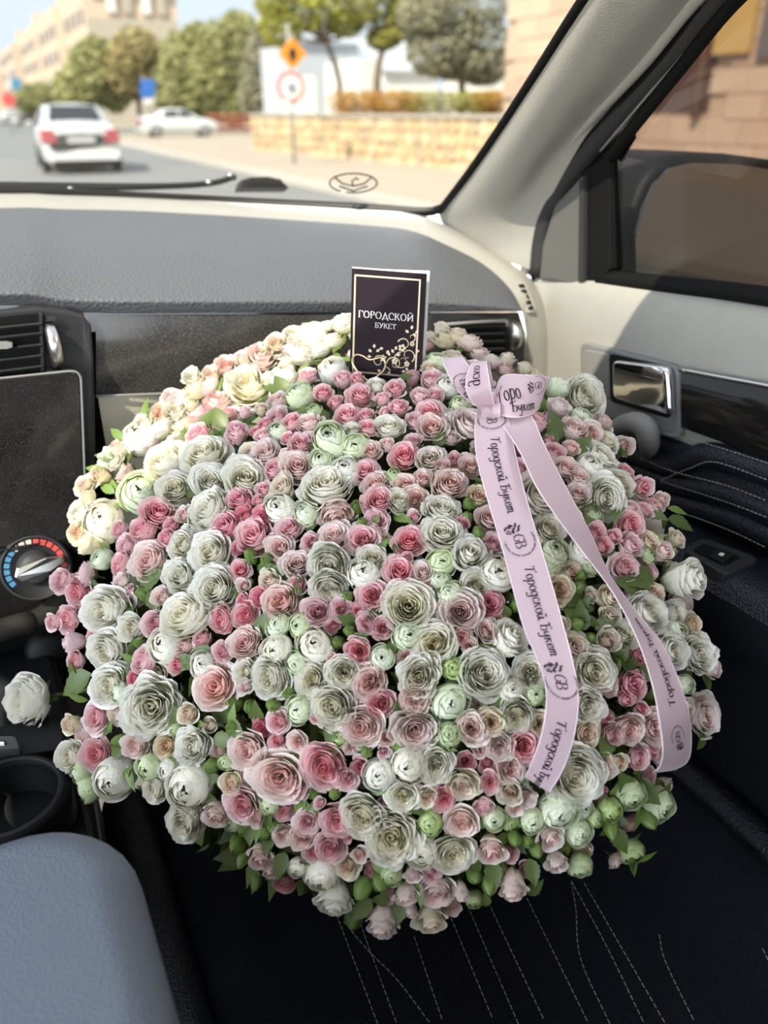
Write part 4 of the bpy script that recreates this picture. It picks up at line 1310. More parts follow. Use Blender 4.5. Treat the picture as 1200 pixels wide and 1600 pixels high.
# ---- the dome the blooms sit on
TOPP, BOTP = at(600, 520, D=.885), at(640, 1440, D=.665)
LEFP, RIGP = at(105, 960, D=.815), at(1095, 1070, D=.700)
ctr = (TOPP + BOTP + LEFP + RIGP) / 4
e1 = (RIGP - LEFP).normalized()
e2 = (TOPP - BOTP); e2 = (e2 - e1 * e2.dot(e1)).normalized()
e3 = e1.cross(e2)
SA, SB, SC = (RIGP - LEFP).length / 2 * .97, (TOPP - BOTP).length / 2 * .98, .125
BASIS = Matrix((e1, e2, e3)).transposed()
def to_loc(p, k=1.0):
    q = BASIS.transposed() @ (p - ctr)
    return Vector((q.x / SA, q.y / SB, q.z / SC)) / k
def dirloc(d, k=1.0):
    q = BASIS.transposed() @ d
    return Vector((q.x / SA, q.y / SB, q.z / SC)) / k
def dome(px, py, k=1.0):
    """where the sight line meets the dome: point, outward normal"""
    d = ray(px, py)
    o_, dd = to_loc(CAM, k), dirloc(d, k)
    a, b, c = dd.dot(dd), 2 * o_.dot(dd), o_.dot(o_) - 1
    disc_ = b * b - 4 * a * c
    t = (-b - math.sqrt(disc_)) / (2 * a) if disc_ > 0 else -b / (2 * a)
    p = CAM + d * t
    q = to_loc(p, k)
    n = BASIS @ Vector((q.x / SA, q.y / SB, q.z / SC))
    return p, n.normalized()

bq = empty('rose_bouquet', (ctr.x, ctr.y, .60), 'huge dome bouquet of white, blush and pink roses lying on the passenger seat', 'bouquet')
def put(mesh, name, Mx, parent):
    o = bpy.data.objects.new(name, mesh)
    col.objects.link(o)
    o.parent = parent
    if parent is bq:
        o.matrix_parent_inverse = Matrix.Translation(-Vector(bq.location))
    o.matrix_basis = Mx
    return o
usage = {}
def flower(px, py, d, kind, az=None, tilt=0, k=1.0, lift=0.0, ecc=None):
    p, n = dome(px, py, k)
    view = (CAM - p).normalized()
    n = (n + view * .15).normalized()
    if az is not None:
        a = math.radians(az)
        side = (RT * math.cos(a) + UP * math.sin(a))
        side = (side - view * side.dot(view)).normalized()
        n = (view * math.cos(math.radians(tilt)) + side * math.sin(math.radians(tilt))).normalized()
    n = (n + Vector((RNG.gauss(0, .10), RNG.gauss(0, .10), RNG.gauss(0, .10)))).normalized()
    depth = (p - CAM).dot(FW)
    s = d / 2 * depth / FPX * 1.19
    name, me, cal, dew = LIB[kind][usage.setdefault(kind, 0) % len(LIB[kind])]
    usage[kind] += 1
    x = n.orthogonal().normalized()
    R = Matrix((x, n.cross(x), n)).transposed().to_4x4() @ Matrix.Rotation(RNG.uniform(0, 6.28), 4, 'Z')
    ex = ecc or RNG.uniform(.90, 1.12)
    Mx = Matrix.Translation(p + n * (s * -.15 + lift)) @ R @ Matrix.Diagonal((s * ex, s / ex, s * RNG.uniform(.95, 1.1), 1))
    o = put(me, name, Mx, bq)
    put(cal, 'sepals', Matrix(), o)
    if dew is not None and d > 30:
        put(dew, 'dew_drops', Matrix(), o)
    return o

LIST = """
486 518 45 V|510 510 24 W|537 506 42 W|407 557 48 B 100 55|455 545 30 P|473 553 50 W 90 60|388 603 72 W 120 45|443 588 42 V|433 627 32 B|482 587 30 P|520 577 42 V|467 617 44 N|505 615 34 p 90 50|535 593 34 p 90 50|563 618 40 P 90 40
543 650 40 P|490 643 26 G|433 652 34 P|457 662 36 P|483 662 36 B|417 662 26 H|402 674 22 H|383 643 24 p 90 60|370 676 40 p 110 50|408 640 24 c 90 50|360 587 28 C|326 604 38 B|308 608 40 C|286 622 34 C|298 634 28 C|275 643 38 W 120 40|340 627 44 B 110 40|313 650 44 P|310 680 44 P|287 668 48 C|335 680 24 g
667 540 22 P|673 527 26 C|697 532 38 C|713 525 36 C|732 535 38 B|683 567 38 N|675 593 36 P|700 603 36 V 90 40|678 618 28 P|657 620 36 p 90 45|618 608 36 p 90 50|598 624 28 p|558 592 26 p|588 603 28 W|623 637 36 p 80 45|602 645 22 p|572 650 26 P|575 670 34 P|607 668 44 W|648 657 30 P|672 647 44 P 90 30|675 668 46 B|732 663 54 B|718 633 32 N|698 648 22 V
768 565 34 B|793 562 30 C|790 578 30 P|837 588 26 C|873 605 38 N|912 620 64 W 30 35|843 633 26 g|872 637 42 b|840 660 38 p 60 50|908 652 36 N|897 672 44 B|923 680 38 B 0 30|867 708 34 P|858 688 20 P|942 662 36 b|947 690 36 W|975 697 36 b 0 40|937 715 48 W|923 730 46 V|883 732 38 B|903 747 36 B|903 772 42 B|813 730 32 P|842 777 78 W|945 777 62 W 0 25|967 757 48 W 20 30|977 738 28 P|892 700 26 B
1003 762 44 p 10 40|1032 782 32 b 0 40|1007 798 28 P|1022 792 26 P|988 793 24 p|985 820 44 P 20 25|985 853 42 P|932 832 32 P|958 838 30 p|942 852 30 P|1012 847 36 C|1033 862 40 b|1055 843 36 c 20 50|1013 868 24 G|977 887 44 P|910 862 44 V|922 885 30 G
160 813 62 V 140 35|140 850 44 C|158 873 32 N|187 827 28 P|225 827 46 P|248 803 54 P 90 30|198 852 36 P|190 880 36 P|235 878 60 B|262 840 34 H|268 822 26 H|190 907 26 B|97 907 38 P 180 50|135 897 38 P|122 925 44 P 180 40|147 930 20 H|84 972 30 p 190 50|107 967 40 P 190 40|168 953 78 W 185 40|207 980 42 W 190 35|243 975 40 P 190 25|150 990 32 P|253 932 32 B
217 682 52 V 120 50|252 670 42 W|187 703 40 c 130 50|157 742 36 c 150 50|195 740 34 B|262 723 72 W 130 50|272 695 38 C|220 770 64 N 140 30|275 765 54 W 130 25|137 777 30 C|288 803 26 B|297 705 26 P
368 680 36 p 110 50|320 712 68 W 110 40|368 727 32 W|330 753 56 W 110 25|385 750 66 W 110 30|412 683 34 p|435 673 32 N|450 685 26 p|415 708 44 B|398 720 32 P|430 732 34 P|448 710 24 p|465 730 52 B|442 764 50 C|393 707 36 C
470 694 36 P|483 687 26 P|330 800 70 W|377 783 48 H|382 805 32 H|410 808 34 H|403 783 24 p|412 765 30 p|355 823 54 H|398 838 60 P|437 795 52 V|477 802 42 N|452 827 42 P|437 855 42 B|485 847 30 P|372 855 24 H|333 864 68 W|290 845 40 W|392 868 28 g|417 875 28 g
517 687 58 N|550 673 30 W|555 698 44 N|500 720 36 N|540 735 48 V|510 763 76 W 90 40|525 802 54 B 270 40|570 737 38 P|605 695 28 b|580 705 32 B|632 713 46 P|645 690 28 P|615 743 26 G|588 757 42 B|592 783 50 P 90 35|590 812 34 P|635 757 36 B|625 782 38 W|648 780 38 B|647 807 26 p|565 818 24 g|640 845 50 P
710 718 24 P|735 728 36 B|702 758 52 B|672 718 42 B|692 727 24 B|660 748 30 B|747 777 40 C|733 787 26 g|730 807 22 g|722 818 26 P|692 833 60 W|690 797 50 W|765 810 42 B|748 832 28 g
522 838 50 B|568 842 48 P|515 882 64 W 270 30|465 882 46 B|582 872 42 W|568 895 50 V|465 912 30 P|515 917 54 W 270 35|422 907 40 c|407 932 32 H|440 940 58 B|495 955 46 P|533 950 36 P|543 932 22 g|582 930 46 P|558 953 22 P|573 973 34 P|597 980 34 P|433 977 38 N|468 977 36 N|545 985 22 g
287 852 46 W|283 900 52 W|337 920 68 W|293 962 78 W|375 890 30 P|380 915 26 b|383 960 40 P|380 937 24 H|347 968 42 P|383 1005 50 B|257 1007 54 V|318 1040 42 V|347 1017 32 P|430 1015 46 V|338 1073 68 B|423 1058 60 W|295 1115 38 C|383 1050 38 W|435 1127 36 P|433 1157 32 p|383 1073 30 b|363 1137 26 g|303 1167 54 W 200 25|388 1172 58 B|427 1103 28 g
492 1008 54 V|463 1037 36 N|488 1063 50 W|520 1030 22 p|537 1050 52 W|560 1017 42 P|597 1027 38 N|578 1065 52 B|593 1100 46 P|520 1103 66 W|467 1108 44 N|565 1135 64 B|493 1122 20 p|465 1158 30 B|602 1152 26 B
637 992 44 N|678 1005 64 W|655 1057 64 W|703 1098 58 N|755 1052 72 W|707 1045 36 G|648 1090 50 B|648 1138 68 B|702 1148 38 G|737 1137 46 B|767 1128 42 C|760 985 36 B|722 995 28 P|733 1008 26 B|795 998 64 w 20 35|758 1152 18 p
830 1050 56 W|800 1077 42 V|835 1085 36 N|808 1117 52 W|897 1012 48 C|927 1048 64 W|875 977 34 C|902 975 30 g|950 1070 32 B|915 1102 52 W|842 1130 38 C|915 1145 48 C|950 1000 42 C|922 997 22 g
690 878 44 N|733 867 64 w 60 30|625 893 48 P|660 893 32 B|662 915 24 P|703 927 40 N|685 905 30 N|747 913 48 W|638 948 76 W|683 950 20 p|720 955 64 B|765 943 40 H|767 848 28 P|637 870 20 p|777 895 58 V|772 850 34 P|857 827 48 W|865 863 48 N|860 883 38 N|843 853 28 W|873 922 48 C|893 893 32 C|853 898 24 W|887 807 38 P
908 900 24 g|905 917 28 g|923 930 26 c|950 933 46 C|953 963 36 c|1010 957 62 W|977 992 46 W|1002 1022 42 P|1053 957 38 W|1045 1017 64 W|1088 1022 58 W 0 30|1057 985 36 N|1082 977 32 C|1105 1012 26 B|1113 1045 34 b 0 50|1022 928 32 C
987 1068 46 H|978 1092 32 p|980 1138 48 B|958 1148 34 P|1020 1137 52 B|1003 1107 26 p|997 1183 38 P|1018 1173 28 H|1097 1117 56 B 0 35|1070 1070 32 N|1073 1103 30 C|943 1192 34 C|967 1190 30 c
112 1132 36 c 200 40|135 1145 42 b 190 50|152 1120 46 P 190 30|150 1178 50 P 195 30|110 1183 46 W 190 45|187 1158 28 g|212 1165 40 B 190 30|260 1165 38 C|232 1200 40 N|177 1218 62 V 220 30|127 1210 36 G|137 1235 38 G|242 1233 38 W|263 1203 36 V
168 1017 62 W 190 40|225 1033 42 P|210 1063 24 H|173 1070 62 W 190 25|187 1083 32 N|238 1103 86 W 220 20|118 1032 30 P 190 50
295 1228 70 V 225 40|290 1283 58 W 235 45|363 1223 42 C|380 1258 52 P 260 25|338 1272 46 b 250 50|353 1192 26 G|330 1197 30 g|400 1278 28 B|420 1260 26 N|413 1303 24 g
438 1212 78 B|465 1232 38 P|508 1197 68 P|542 1217 34 P|480 1285 38 P|528 1280 52 P|472 1307 38 B|443 1305 32 B|517 1322 50 P|567 1275 66 W|500 1255 22 p|523 1240 24 g|543 1308 20 p|548 1168 22 B|573 1175 24 g
592 1210 48 V|637 1195 56 V|682 1195 52 W|600 1175 24 p|630 1243 48 W|667 1245 34 C|693 1248 38 P|723 1225 50 C|722 1283 48 B 265 30|672 1287 38 G|613 1305 78 W 240 25|655 1330 52 V 270 30
818 1165 50 P|780 1165 42 B|797 1200 44 B|765 1223 32 P|797 1237 44 C|757 1260 36 p 265 40|820 1245 34 B|805 1263 24 B|895 1210 88 W|872 1268 60 N 290 30|772 1280 36 N|833 1283 38 N
947 1198 34 B|987 1243 46 G 300 50|1030 1258 50 G 310 65|953 1268 36 G 290 50|1013 1280 34 g 300 60|955 1295 30 g 280 60|930 1277 26 G|912 1262 30 N|905 1302 42 N|988 1333 36 G 280 60
407 1338 46 b 260 60|502 1370 52 V 260 50|523 1405 60 w 262 65|465 1357 30 V|490 1332 30 P|379 1345 22 g 250 60|400 1378 22 g 265 70|543 1353 38 C|422 1360 28 b 265 60
708 1330 60 W 275 35|645 1367 30 b 270 50|675 1365 28 P 270 30|635 1398 42 b 265 55|683 1393 50 B 270 50|720 1395 34 b 285 60|597 1441 56 b 262 60|673 1436 54 c 280 60|567 1388 36 g 250 55|595 1378 32 g 265 50|612 1368 32 G|562 1335 28 b|642 1423 26 b 265 60
768 1327 50 b 270 50|800 1385 50 b 275 70|860 1307 46 b 290 40|870 1347 40 b 285 60|805 1312 28 g|825 1315 26 g|838 1328 28 g 290 50|907 1355 36 G 290 60|765 1383 30 g 265 65
"""
LIST += """330 588 36 C 110 40|352 572 34 B 110 40|380 562 32 C 110 40|432 538 36 C 100 40|460 524 34 W 100 40|250 648 36 C 130 40|226 660 34 W 130 40|204 688 34 C 130 40|176 718 36 W 140 40|133 758 32 C 150 40|124 800 36 W 150 40|122 832 34 C 160 40|690 514 30 C|748 552 30 B|642 528 28 C|562 522 34 W|520 532 36 C|500 546 34 W|450 570 34 C|420 590 30 W|672 575 28 C|705 560 34 C|740 575 32 B|820 575 28 C|300 590 30 W 120 40|268 620 30 B 120 40|235 690 34 B"""
placed = []
for line in LIST.strip().split('\n'):
    for it in line.split('|'):
        q = it.split()
        x, y, d, kd = float(q[0]), float(q[1]), float(q[2]), q[3]
        az, tl = (float(q[4]), float(q[5])) if len(q) > 5 else (None, 0)
        flower(x, y, d, kd, az, tl)
        placed.append((x, y, d))
# two long-stemmed roses leaning out of the dome
def outlier(px, py, d, depth, az, tilt, kind, stem_to, sdepth):
    p = at(px, py, D=depth)
    view = (CAM - p).normalized()
    a = math.radians(az)
    side = (RT * math.cos(a) + UP * math.sin(a))
    n = (view * math.cos(math.radians(tilt)) + side * math.sin(math.radians(tilt))).normalized()
    s = d / 2 * depth / FPX * 1.05
    name, me, cal, dew = LIB[kind][0]
    x = n.orthogonal().normalized()
    o = put(me, name, Matrix.Translation(p) @ Matrix((x, n.cross(x), n)).transposed().to_4x4() @ Matrix.Diagonal((s, s, s * 1.1, 1)), bq)
    put(cal, 'sepals', Matrix(), o)
    if dew is not None: put(dew, 'dew_drops', Matrix(), o)
    q = at(*stem_to, D=sdepth)
    v, f = tube_vf(catmull([p - n * s, p - n * s * 1.6, q], 8), .0026, 7)
    mobj('stem', v, f, GREEN2, bq)
outlier(50, 1094, 84, .80, 190, 42, 'W', (150, 1075), .83)
outlier(1066, 906, 80, .68, 5, 48, 'w', (985, 920), .74)
placed += [(50, 1094, 72), (1066, 906, 66)]

# fill the gaps a little deeper
fr2 = random.Random(21)
SIL = [(80, 960), (90, 905), (125, 870), (115, 770), (155, 695), (235, 655), (305, 605), (400, 548), (470, 508), (545, 498), (680, 525), (740, 525), (800, 560), (880, 595), (950, 645), (985, 695), (995, 745), (1035, 775), (1055, 850), (1050, 950), (1105, 1000), (1118, 1060), (1105, 1135), (1065, 1185), (1045, 1265), (1000, 1340), (940, 1358), (880, 1352), (820, 1395), (720, 1410), (690, 1450), (590, 1455), (505, 1420), (475, 1380), (405, 1385), (375, 1335), (335, 1290), (275, 1300), (258, 1255), (180, 1238), (120, 1240), (105, 1180), (115, 1100), (95, 1000)]
def inside(x, y):
    c = False
    for i in range(len(SIL)):
        (x0, y0), (x1, y1) = SIL[i - 1], SIL[i]
        if (y0 > y) != (y1 > y) and x < (x1 - x0) * (y - y0) / (y1 - y0) + x0: c = not c
    return c and to_loc(dome(x, y)[0]).length <= 1.02
tries = 0
fill = 0
while tries < 9000 and fill < 110:
    tries += 1
    x, y = fr2.uniform(90, 1120), fr2.uniform(510, 1440)
    if not inside(x, y): continue
    d = fr2.uniform(26, 38)
    if min((math.hypot(x - a, y - b) - c * .36) for a, b, c in placed) < d * .36: continue
    kd = fr2.choice('PBgpbCgGgpH')
    flower(x, y, d, kd, k=.955)
    placed.append((x, y, d))
    fill += 1
# flowers round the far side of the rim
for k in range(64):
    a = 2 * PI * k / 64
    for ring, (rr_, zz) in enumerate(((.97, -.35), (.86, -.75))):
        aa = a + ring * .05
        q = Vector((math.cos(aa) * rr_, math.sin(aa) * rr_, zz))
        p = ctr + BASIS @ Vector((q.x * SA, q.y * SB, q.z * SC))
        if q.y < -.05 or p.z < .66: continue
        n = (BASIS @ Vector((q.x, q.y, q.z * .6))).normalized()
        kd = fr2.choice('WBPVCBpG')
        name, me, cal, dew = LIB[kd][fr2.randrange(len(LIB[kd]))]
        s = fr2.uniform(.014, .020)
        x = n.orthogonal().normalized()
        o = put(me, name, Matrix.Translation(p) @ Matrix((x, n.cross(x), n)).transposed().to_4x4() @ Matrix.Diagonal((s, s, s, 1)), bq)

# ---- leaves
def leafmesh(w=.34, fold=.30):
    v, f = [], []
    N = 12
    for i in range(N + 1):
        t = i / N
        hw = w * math.sin(PI * t ** .8) * (1 - .25 * t) * (1 + .08 * (-1) ** i)
        if i in (0, N): hw = .006
        bend = -.22 * t * t
        v += [(-hw, t, bend + fold * hw), (0, t, bend), (hw, t, bend + fold * hw)]
    for i in range(N):
        q = i * 3
        f += [(q, q + 1, q + 4, q + 3), (q + 1, q + 2, q + 5, q + 4)]
    me = bpy.data.meshes.new('leaf')
    me.from_pydata(v, [], f)
    me.polygons.foreach_set('use_smooth', [True] * len(me.polygons))
    return me
lm1, lm2 = leafmesh(), leafmesh(.22, .3)
lm1.materials.append(LEAFG); lm2.materials.append(GREEN2)
def leaf(px, py, size, az, mesh, k=.99, tilt=30, lift=.004):
    p, n = dome(px, py, k)
    s = size * (p - CAM).dot(FW) / FPX
    view = (CAM - p).normalized()
    n = (n + view * .5).normalized()
    a = math.radians(az)
    d = RT * math.cos(a) + UP * math.sin(a)
    d = (d - n * d.dot(n)).normalized()
    d = (d * math.cos(math.radians(tilt)) + n * math.sin(math.radians(tilt))).normalized()
    x = d.cross(n).normalized()
    z = x.cross(d)
    put(mesh, 'leaf', Matrix.Translation(p - d * s * .5 + n * lift) @ Matrix((x, d, z)).transposed().to_4x4() @ Matrix.Diagonal((s, s, s, 1)), bq)
for x, y, s, az in ((345, 600, 34, 100), (300, 625, 34, 120), (265, 655, 34, 110), (230, 640, 36, 100), (185, 680, 34, 140), (150, 735, 34, 160), (180, 760, 34, 130), (415, 545, 34, 90), (505, 525, 34, 80), (475, 580, 30, 60), (395, 575, 30, 110), (720, 545, 30, 70), (130, 815, 34, 170), (122, 1068, 62, 210), (238, 905, 56, 20), (325, 660, 44, 60), (345, 655, 40, 120), (440, 605, 40, 120), (530, 535, 44, 80), (865, 668, 50, 100), (860, 690, 40, 60), (905, 700, 46, 40), (1000, 905, 60, 200), (985, 915, 56, 170), (905, 965, 50, 90), (945, 975, 40, 30),
                    (365, 1117, 34, 80), (370, 1140, 40, 320), (275, 1195, 40, 350), (620, 1165, 34, 300), (585, 820, 34, 60), (665, 720, 44, 20), (1005, 1050, 40, 60), (1020, 805, 40, 330), (960, 800, 44, 250), (945, 1165, 44, 240), (860, 845, 36, 300), (1055, 800, 34, 350), (1060, 820, 44, 340),
                    (165, 715, 36, 160), (170, 765, 36, 150), (205, 715, 40, 60), (290, 690, 40, 100), (655, 1395, 36, 280), (565, 1418, 44, 220), (625, 1420, 40, 260), (770, 1365, 44, 275), (830, 1360, 40, 280), (440, 1350, 40, 260), (400, 1375, 34, 260), (1005, 1235, 56, 320), (975, 1225, 50, 120), (1030, 1240, 44, 60), (990, 1345, 40, 150), (985, 1350, 36, 290), (1005, 1335, 36, 20), (965, 1310, 44, 300)):
    leaf(x, y, s * 1.05, az, lm1 if s > 38 else lm2)
n_l = 0
while n_l < 210:
    x, y = fr2.uniform(95, 1115), fr2.uniform(515, 1445)
    if not inside(x, y): continue
    if min((math.hypot(x - a, y - b) - c * .40) for a, b, c in placed) < 0: continue
    leaf(x, y, fr2.uniform(26, 44), fr2.uniform(0, 360), fr2.choice((lm1, lm2, lm1)), .97, fr2.uniform(10, 60))
    n_l += 1
# dense foliage filling the inside
fv, ff = [], []
for k in range(5200):
    while True:
        q = Vector((fr2.uniform(-1, 1), fr2.uniform(-1, 1), fr2.uniform(-1, 1)))
        if .3 < q.length < 1: break
    q = q.normalized() * fr2.uniform(.60, .88)
    p = ctr + BASIS @ Vector((q.x * SA, q.y * SB, q.z * SC))
    a = Vector((fr2.gauss(0, 1), fr2.gauss(0, 1), fr2.gauss(0, 1))).normalized()
    b = a.orthogonal().normalized()
    s = fr2.uniform(.012, .02)
    m_ = len(fv)
    fv += [p - a * s, p + b * s * .5, p + a * s, p - b * s * .5]
    ff.append((m_, m_ + 1, m_ + 2, m_ + 3))
mobj('foliage', fv, ff, LEAFG, bq, False, 'stuff')
# stems gathered under the dome down to the seat
foot = Vector((ctr.x + .05, ctr.y + .04, .612))
for k in range(26):
    a = 2 * PI * k / 26
    rr_ = .6 * math.sqrt((k % 5 + 1) / 5)
    q = ctr + BASIS @ Vector((math.cos(a) * rr_ * SA, math.sin(a) * rr_ * SB * .9, -SC * .5))
    if q.z < .70: continue
    v, f = tube_vf(catmull([q, (q + foot) / 2 + Vector((0, 0, .02)), foot + Vector((math.cos(a) * .03, math.sin(a) * .03, 0))], 6), .003, 5)
    mobj('stem', v, f, GREEN, bq)
# ================================================================== LETTERING
def arc(cx, cy, rx, ry, a0, a1, n=14):
    return [(cx + rx * math.cos(math.radians(a0 + (a1 - a0) * i / n)), cy + ry * math.sin(math.radians(a0 + (a1 - a0) * i / n))) for i in range(n + 1)]
def sm2(pts, n=14):
    return [(p.x, p.y) for p in catmull([Vector((a, b)) for a, b in pts], n)]
CAPS = {
    'Г': (.72, [[(.12, 0), (.12, 1)], [(.0, 0), (.26, 0)], [(.0, 1), (.64, 1)], [(.64, 1), (.66, .78)]]),
    'О': (.98, [arc(.46, .5, .42, .5, 90, 450, 24)]),
    'Р': (.74, [[(.12, 0), (.12, 1)], [(0, 0), (.28, 0)], [(0, 1), (.3, 1)], arc(.28, .74, .36, .26, 90, -90, 12), [(.28, .48), (.12, .48)]]),
    'Д': (.92, [[(.46, 1), (.14, .08)], [(.42, 1), (.78, .08)], [(.02, .06), (.9, .06)], [(.03, .06), (.02, -.18)], [(.88, .06), (.89, -.18)]]),
    'С': (.84, [arc(.46, .5, .42, .5, 45, 318, 20), [(.76, .86), (.78, .66)]]),
    'К': (.84, [[(.12, 0), (.12, 1)], [(0, 0), (.26, 0)], [(0, 1), (.26, 1)], [(.14, .5), (.42, .62), (.66, 1)], [(.34, .56), (.78, 0)], [(.64, 0), (.86, 0)]]),
    'Й': (.98, [[(.12, 0), (.12, 1)], [(.82, 0), (.82, 1)], [(.12, .06), (.82, .94)], [(0, 0), (.24, 0)], [(0, 1), (.24, 1)], [(.7, 0), (.94, 0)], [(.7, 1), (.94, 1)], arc(.47, 1.3, .2, .14, 190, 350, 8)]),
    'Б': (.78, [[(.12, 0), (.12, 1)], [(0, 1), (.62, 1)], [(.62, 1), (.64, .8)], [(.12, .56), (.3, .56)], arc(.3, .28, .36, .28, 90, -90, 12), [(0, 0), (.3, 0)]]),
    'У': (.82, [[(.08, 1), (.42, .38)], [(.74, 1), (.36, .16), (.2, 0), (.08, .06)], [(0, 1), (.2, 1)], [(.62, 1), (.84, 1)]]),
    'Е': (.72, [[(.12, 0), (.12, 1)], [(0, 0), (.62, 0)], [(0, 1), (.58, 1)], [(.12, .52), (.46, .52)], [(.62, 0), (.66, .2)], [(.58, 1), (.6, .82)]]),
    'Т': (.80, [[(.38, 0), (.38, 1)], [(.02, 1), (.74, 1)], [(.02, 1), (0, .8)], [(.74, 1), (.76, .8)], [(.24, 0), (.52, 0)]]),
}
ITAL = {
    'Г': (.92, [sm2([(.42, 1.5), (.30, .8), (.16, .05)]), sm2([(-.05, 1.28), (.08, 1.5), (.45, 1.46), (.86, 1.56), (1.0, 1.68)])]),
    'о': (.80, [arc(.38, .48, .31, .48, 90, 450, 20)]),
    'р': (.86, [sm2([(.22, 1), (.12, .2), (-.04, -.62)]), sm2([(.18, .62), (.42, .98), (.72, .78), (.66, .22), (.36, 0), (.12, .2)])]),
    'д': (.86, [arc(.36, .48, .30, .46, 60, 420, 18), sm2([(.72, 1), (.66, .2), (.54, -.48), (.22, -.66), (.02, -.44)])]),
    'с': (.72, [sm2([(.64, .80), (.44, .97), (.14, .68), (.12, .24), (.38, .0), (.64, .2)], 18)]),
    'к': (.82, [sm2([(.22, 1), (.14, .5), (.06, 0)]), sm2([(.70, .94), (.50, .86), (.18, .50)]), sm2([(.26, .55), (.46, .42), (.56, .06), (.76, .08)])]),
    'й': (.96, [sm2([(.12, .96), (.08, .3), (.26, .0), (.56, .45), (.68, .98)], 18), sm2([(.68, .98), (.60, .25), (.70, .0), (.88, .16)]), sm2([(.22, 1.42), (.40, 1.22), (.62, 1.44)])]),
    'Б': (.98, [sm2([(.30, 1.45), (.20, .7), (.08, .02)]), sm2([(-.02, 1.25), (.12, 1.5), (.5, 1.44), (.94, 1.62)]), sm2([(.2, .76), (.56, .92), (.82, .58), (.62, .08), (.06, .02)], 16)]),
    'у': (.86, [sm2([(.14, .96), (.10, .42), (.30, .22), (.60, .6), (.72, .98)], 16), sm2([(.74, 1), (.62, .1), (.42, -.54), (.12, -.64), (-.02, -.42)], 16)]),
    'е': (.74, [sm2([(.10, .46), (.50, .56), (.60, .82), (.38, .98), (.12, .64), (.14, .18), (.38, .0), (.66, .22)], 20)]),
    'т': (1.22, [sm2([(.16, 1), (.04, 0)]), sm2([(.12, .62), (.36, .98), (.50, .86), (.40, 0)], 16), sm2([(.46, .62), (.72, .98), (.88, .84), (.80, .12), (.92, 0), (1.06, .16)], 18)]),
    'G': (1.15, [sm2([(.98, 1.26), (.74, 1.5), (.36, 1.36), (.10, .8), (.22, .2), (.58, .0), (.92, .24), (.96, .66)], 26), [(.66, .68), (1.14, .68)]]),
    'B': (1.02, [[(.18, 1.48), (.18, .02)], sm2([(.0, 1.48), (.5, 1.5), (.80, 1.22), (.64, .86), (.2, .78)], 18), sm2([(.2, .78), (.68, .78), (.94, .42), (.70, .04), (.0, .02)], 18)]),
    ' ': (.55, []),
}
def textshape(txt, font, hmin, hmax, gap=.10, slant=0.0):
    """strips of points in letter units; stroke weight follows its direction like a serif face"""
    strips = []
    x = 0
    for ch in txt:
        w, strokes = font[ch]
        for s in strokes:
            if len(s) == 2:
                s = [(s[0][0] + (s[1][0] - s[0][0]) * i / 4, s[0][1] + (s[1][1] - s[0][1]) * i / 4) for i in range(5)]
            strip = []
            for i, (a, b) in enumerate(s):
                dx_ = s[min(i + 1, len(s) - 1)][0] - s[max(i - 1, 0)][0]
                dy_ = s[min(i + 1, len(s) - 1)][1] - s[max(i - 1, 0)][1]
                ln = math.hypot(dx_, dy_) or 1
                h = (hmin + (hmax - hmin) * abs(dy_) / ln) / 2
                nx, ny = -dy_ / ln * h, dx_ / ln * h
                q = []
                for u, v in ((a + nx, b + ny), (a - nx, b - ny)):
                    q.append((x + u + slant * v, v))
                strip.append(q)
            strips.append(strip)
        x += w + gap
    return strips, x - gap
def text_vf(strips, fn):
    v, f = [], []
    for st_ in strips:
        b = len(v)
        for l_, r_ in st_:
            v += [fn(*l_), fn(*r_)]
        for i in range(len(st_) - 1):
            q = b + 2 * i
            f.append((q, q + 1, q + 3, q + 2))
    return v, f

# ================================================================== CARD
CARD = mat('dark_plum_card', (.014, .007, .012), .6, spec=.2)
PAPER = mat('white_paper', (.80, .78, .74), .7)
GOLD = mat('gold_print', (.72, .60, .42), .35, metal=.5)
SILV = mat('silver_print', (.70, .68, .68), .4)
c00, c10, c01, c11 = at(546, 590, D=.795), at(658, 600, D=.790), at(550, 419, D=.747), at(667, 428, D=.743)
def cuv(u, v, h=0.0):
    p = c00 * (1 - u) * (1 - v) + c10 * u * (1 - v) + c01 * (1 - u) * v + c11 * u * v
    return p + CN * h
CN = (c10 - c00).cross(c01 - c00).normalized()
if CN.dot(CAM - c00) < 0: CN = -CN
card = empty('greeting_card', (c00 + c10) / 2, 'dark plum greeting card with gold border and floral print stuck in the bouquet', 'card')
slab('front_leaf', [cuv(0, 0), cuv(1, 0), cuv(1, 1), cuv(0, 1)], -CN * .0007, CARD, card, 0)
back = [cuv(0, 0, -.0008), cuv(1.035, .01, -.012), cuv(1.03, 1.012, -.012), cuv(0, 1, -.0008)]
slab('back_leaf', back, -CN * .0006, PAPER, card, 0)
slab('top_edge', [cuv(.0, 1.0), cuv(1, 1.0), cuv(1, 1.012), cuv(0, 1.012)], -CN * .0006, PAPER, card, 0)
bl, br_, bb, bt = .035, .925, .055, .95
for a, b, c, d in ((bl, bb, bl + .022, bt), (br_ - .022, bb, br_, bt), (bl, bb, br_, bb + .015), (bl, bt - .015, br_, bt)):
    slab('gold_border', [cuv(a, b, .0002), cuv(c, b, .0002), cuv(c, d, .0002), cuv(a, d, .0002)], -CN * .0001, GOLD, card, 0)
cw_, chh = (c10 - c00).length, (c01 - c00).length
s1, w1 = textshape('ГОРОДСКОЙ', CAPS, .06, .17, .12)
k1 = .745 / w1
v, f = text_vf(s1, lambda x, y: cuv(.105 + x * k1, .575 + y * k1 * cw_ / chh * 1.05, .0003))
mobj('card_title', v, f, SILV, card, False)
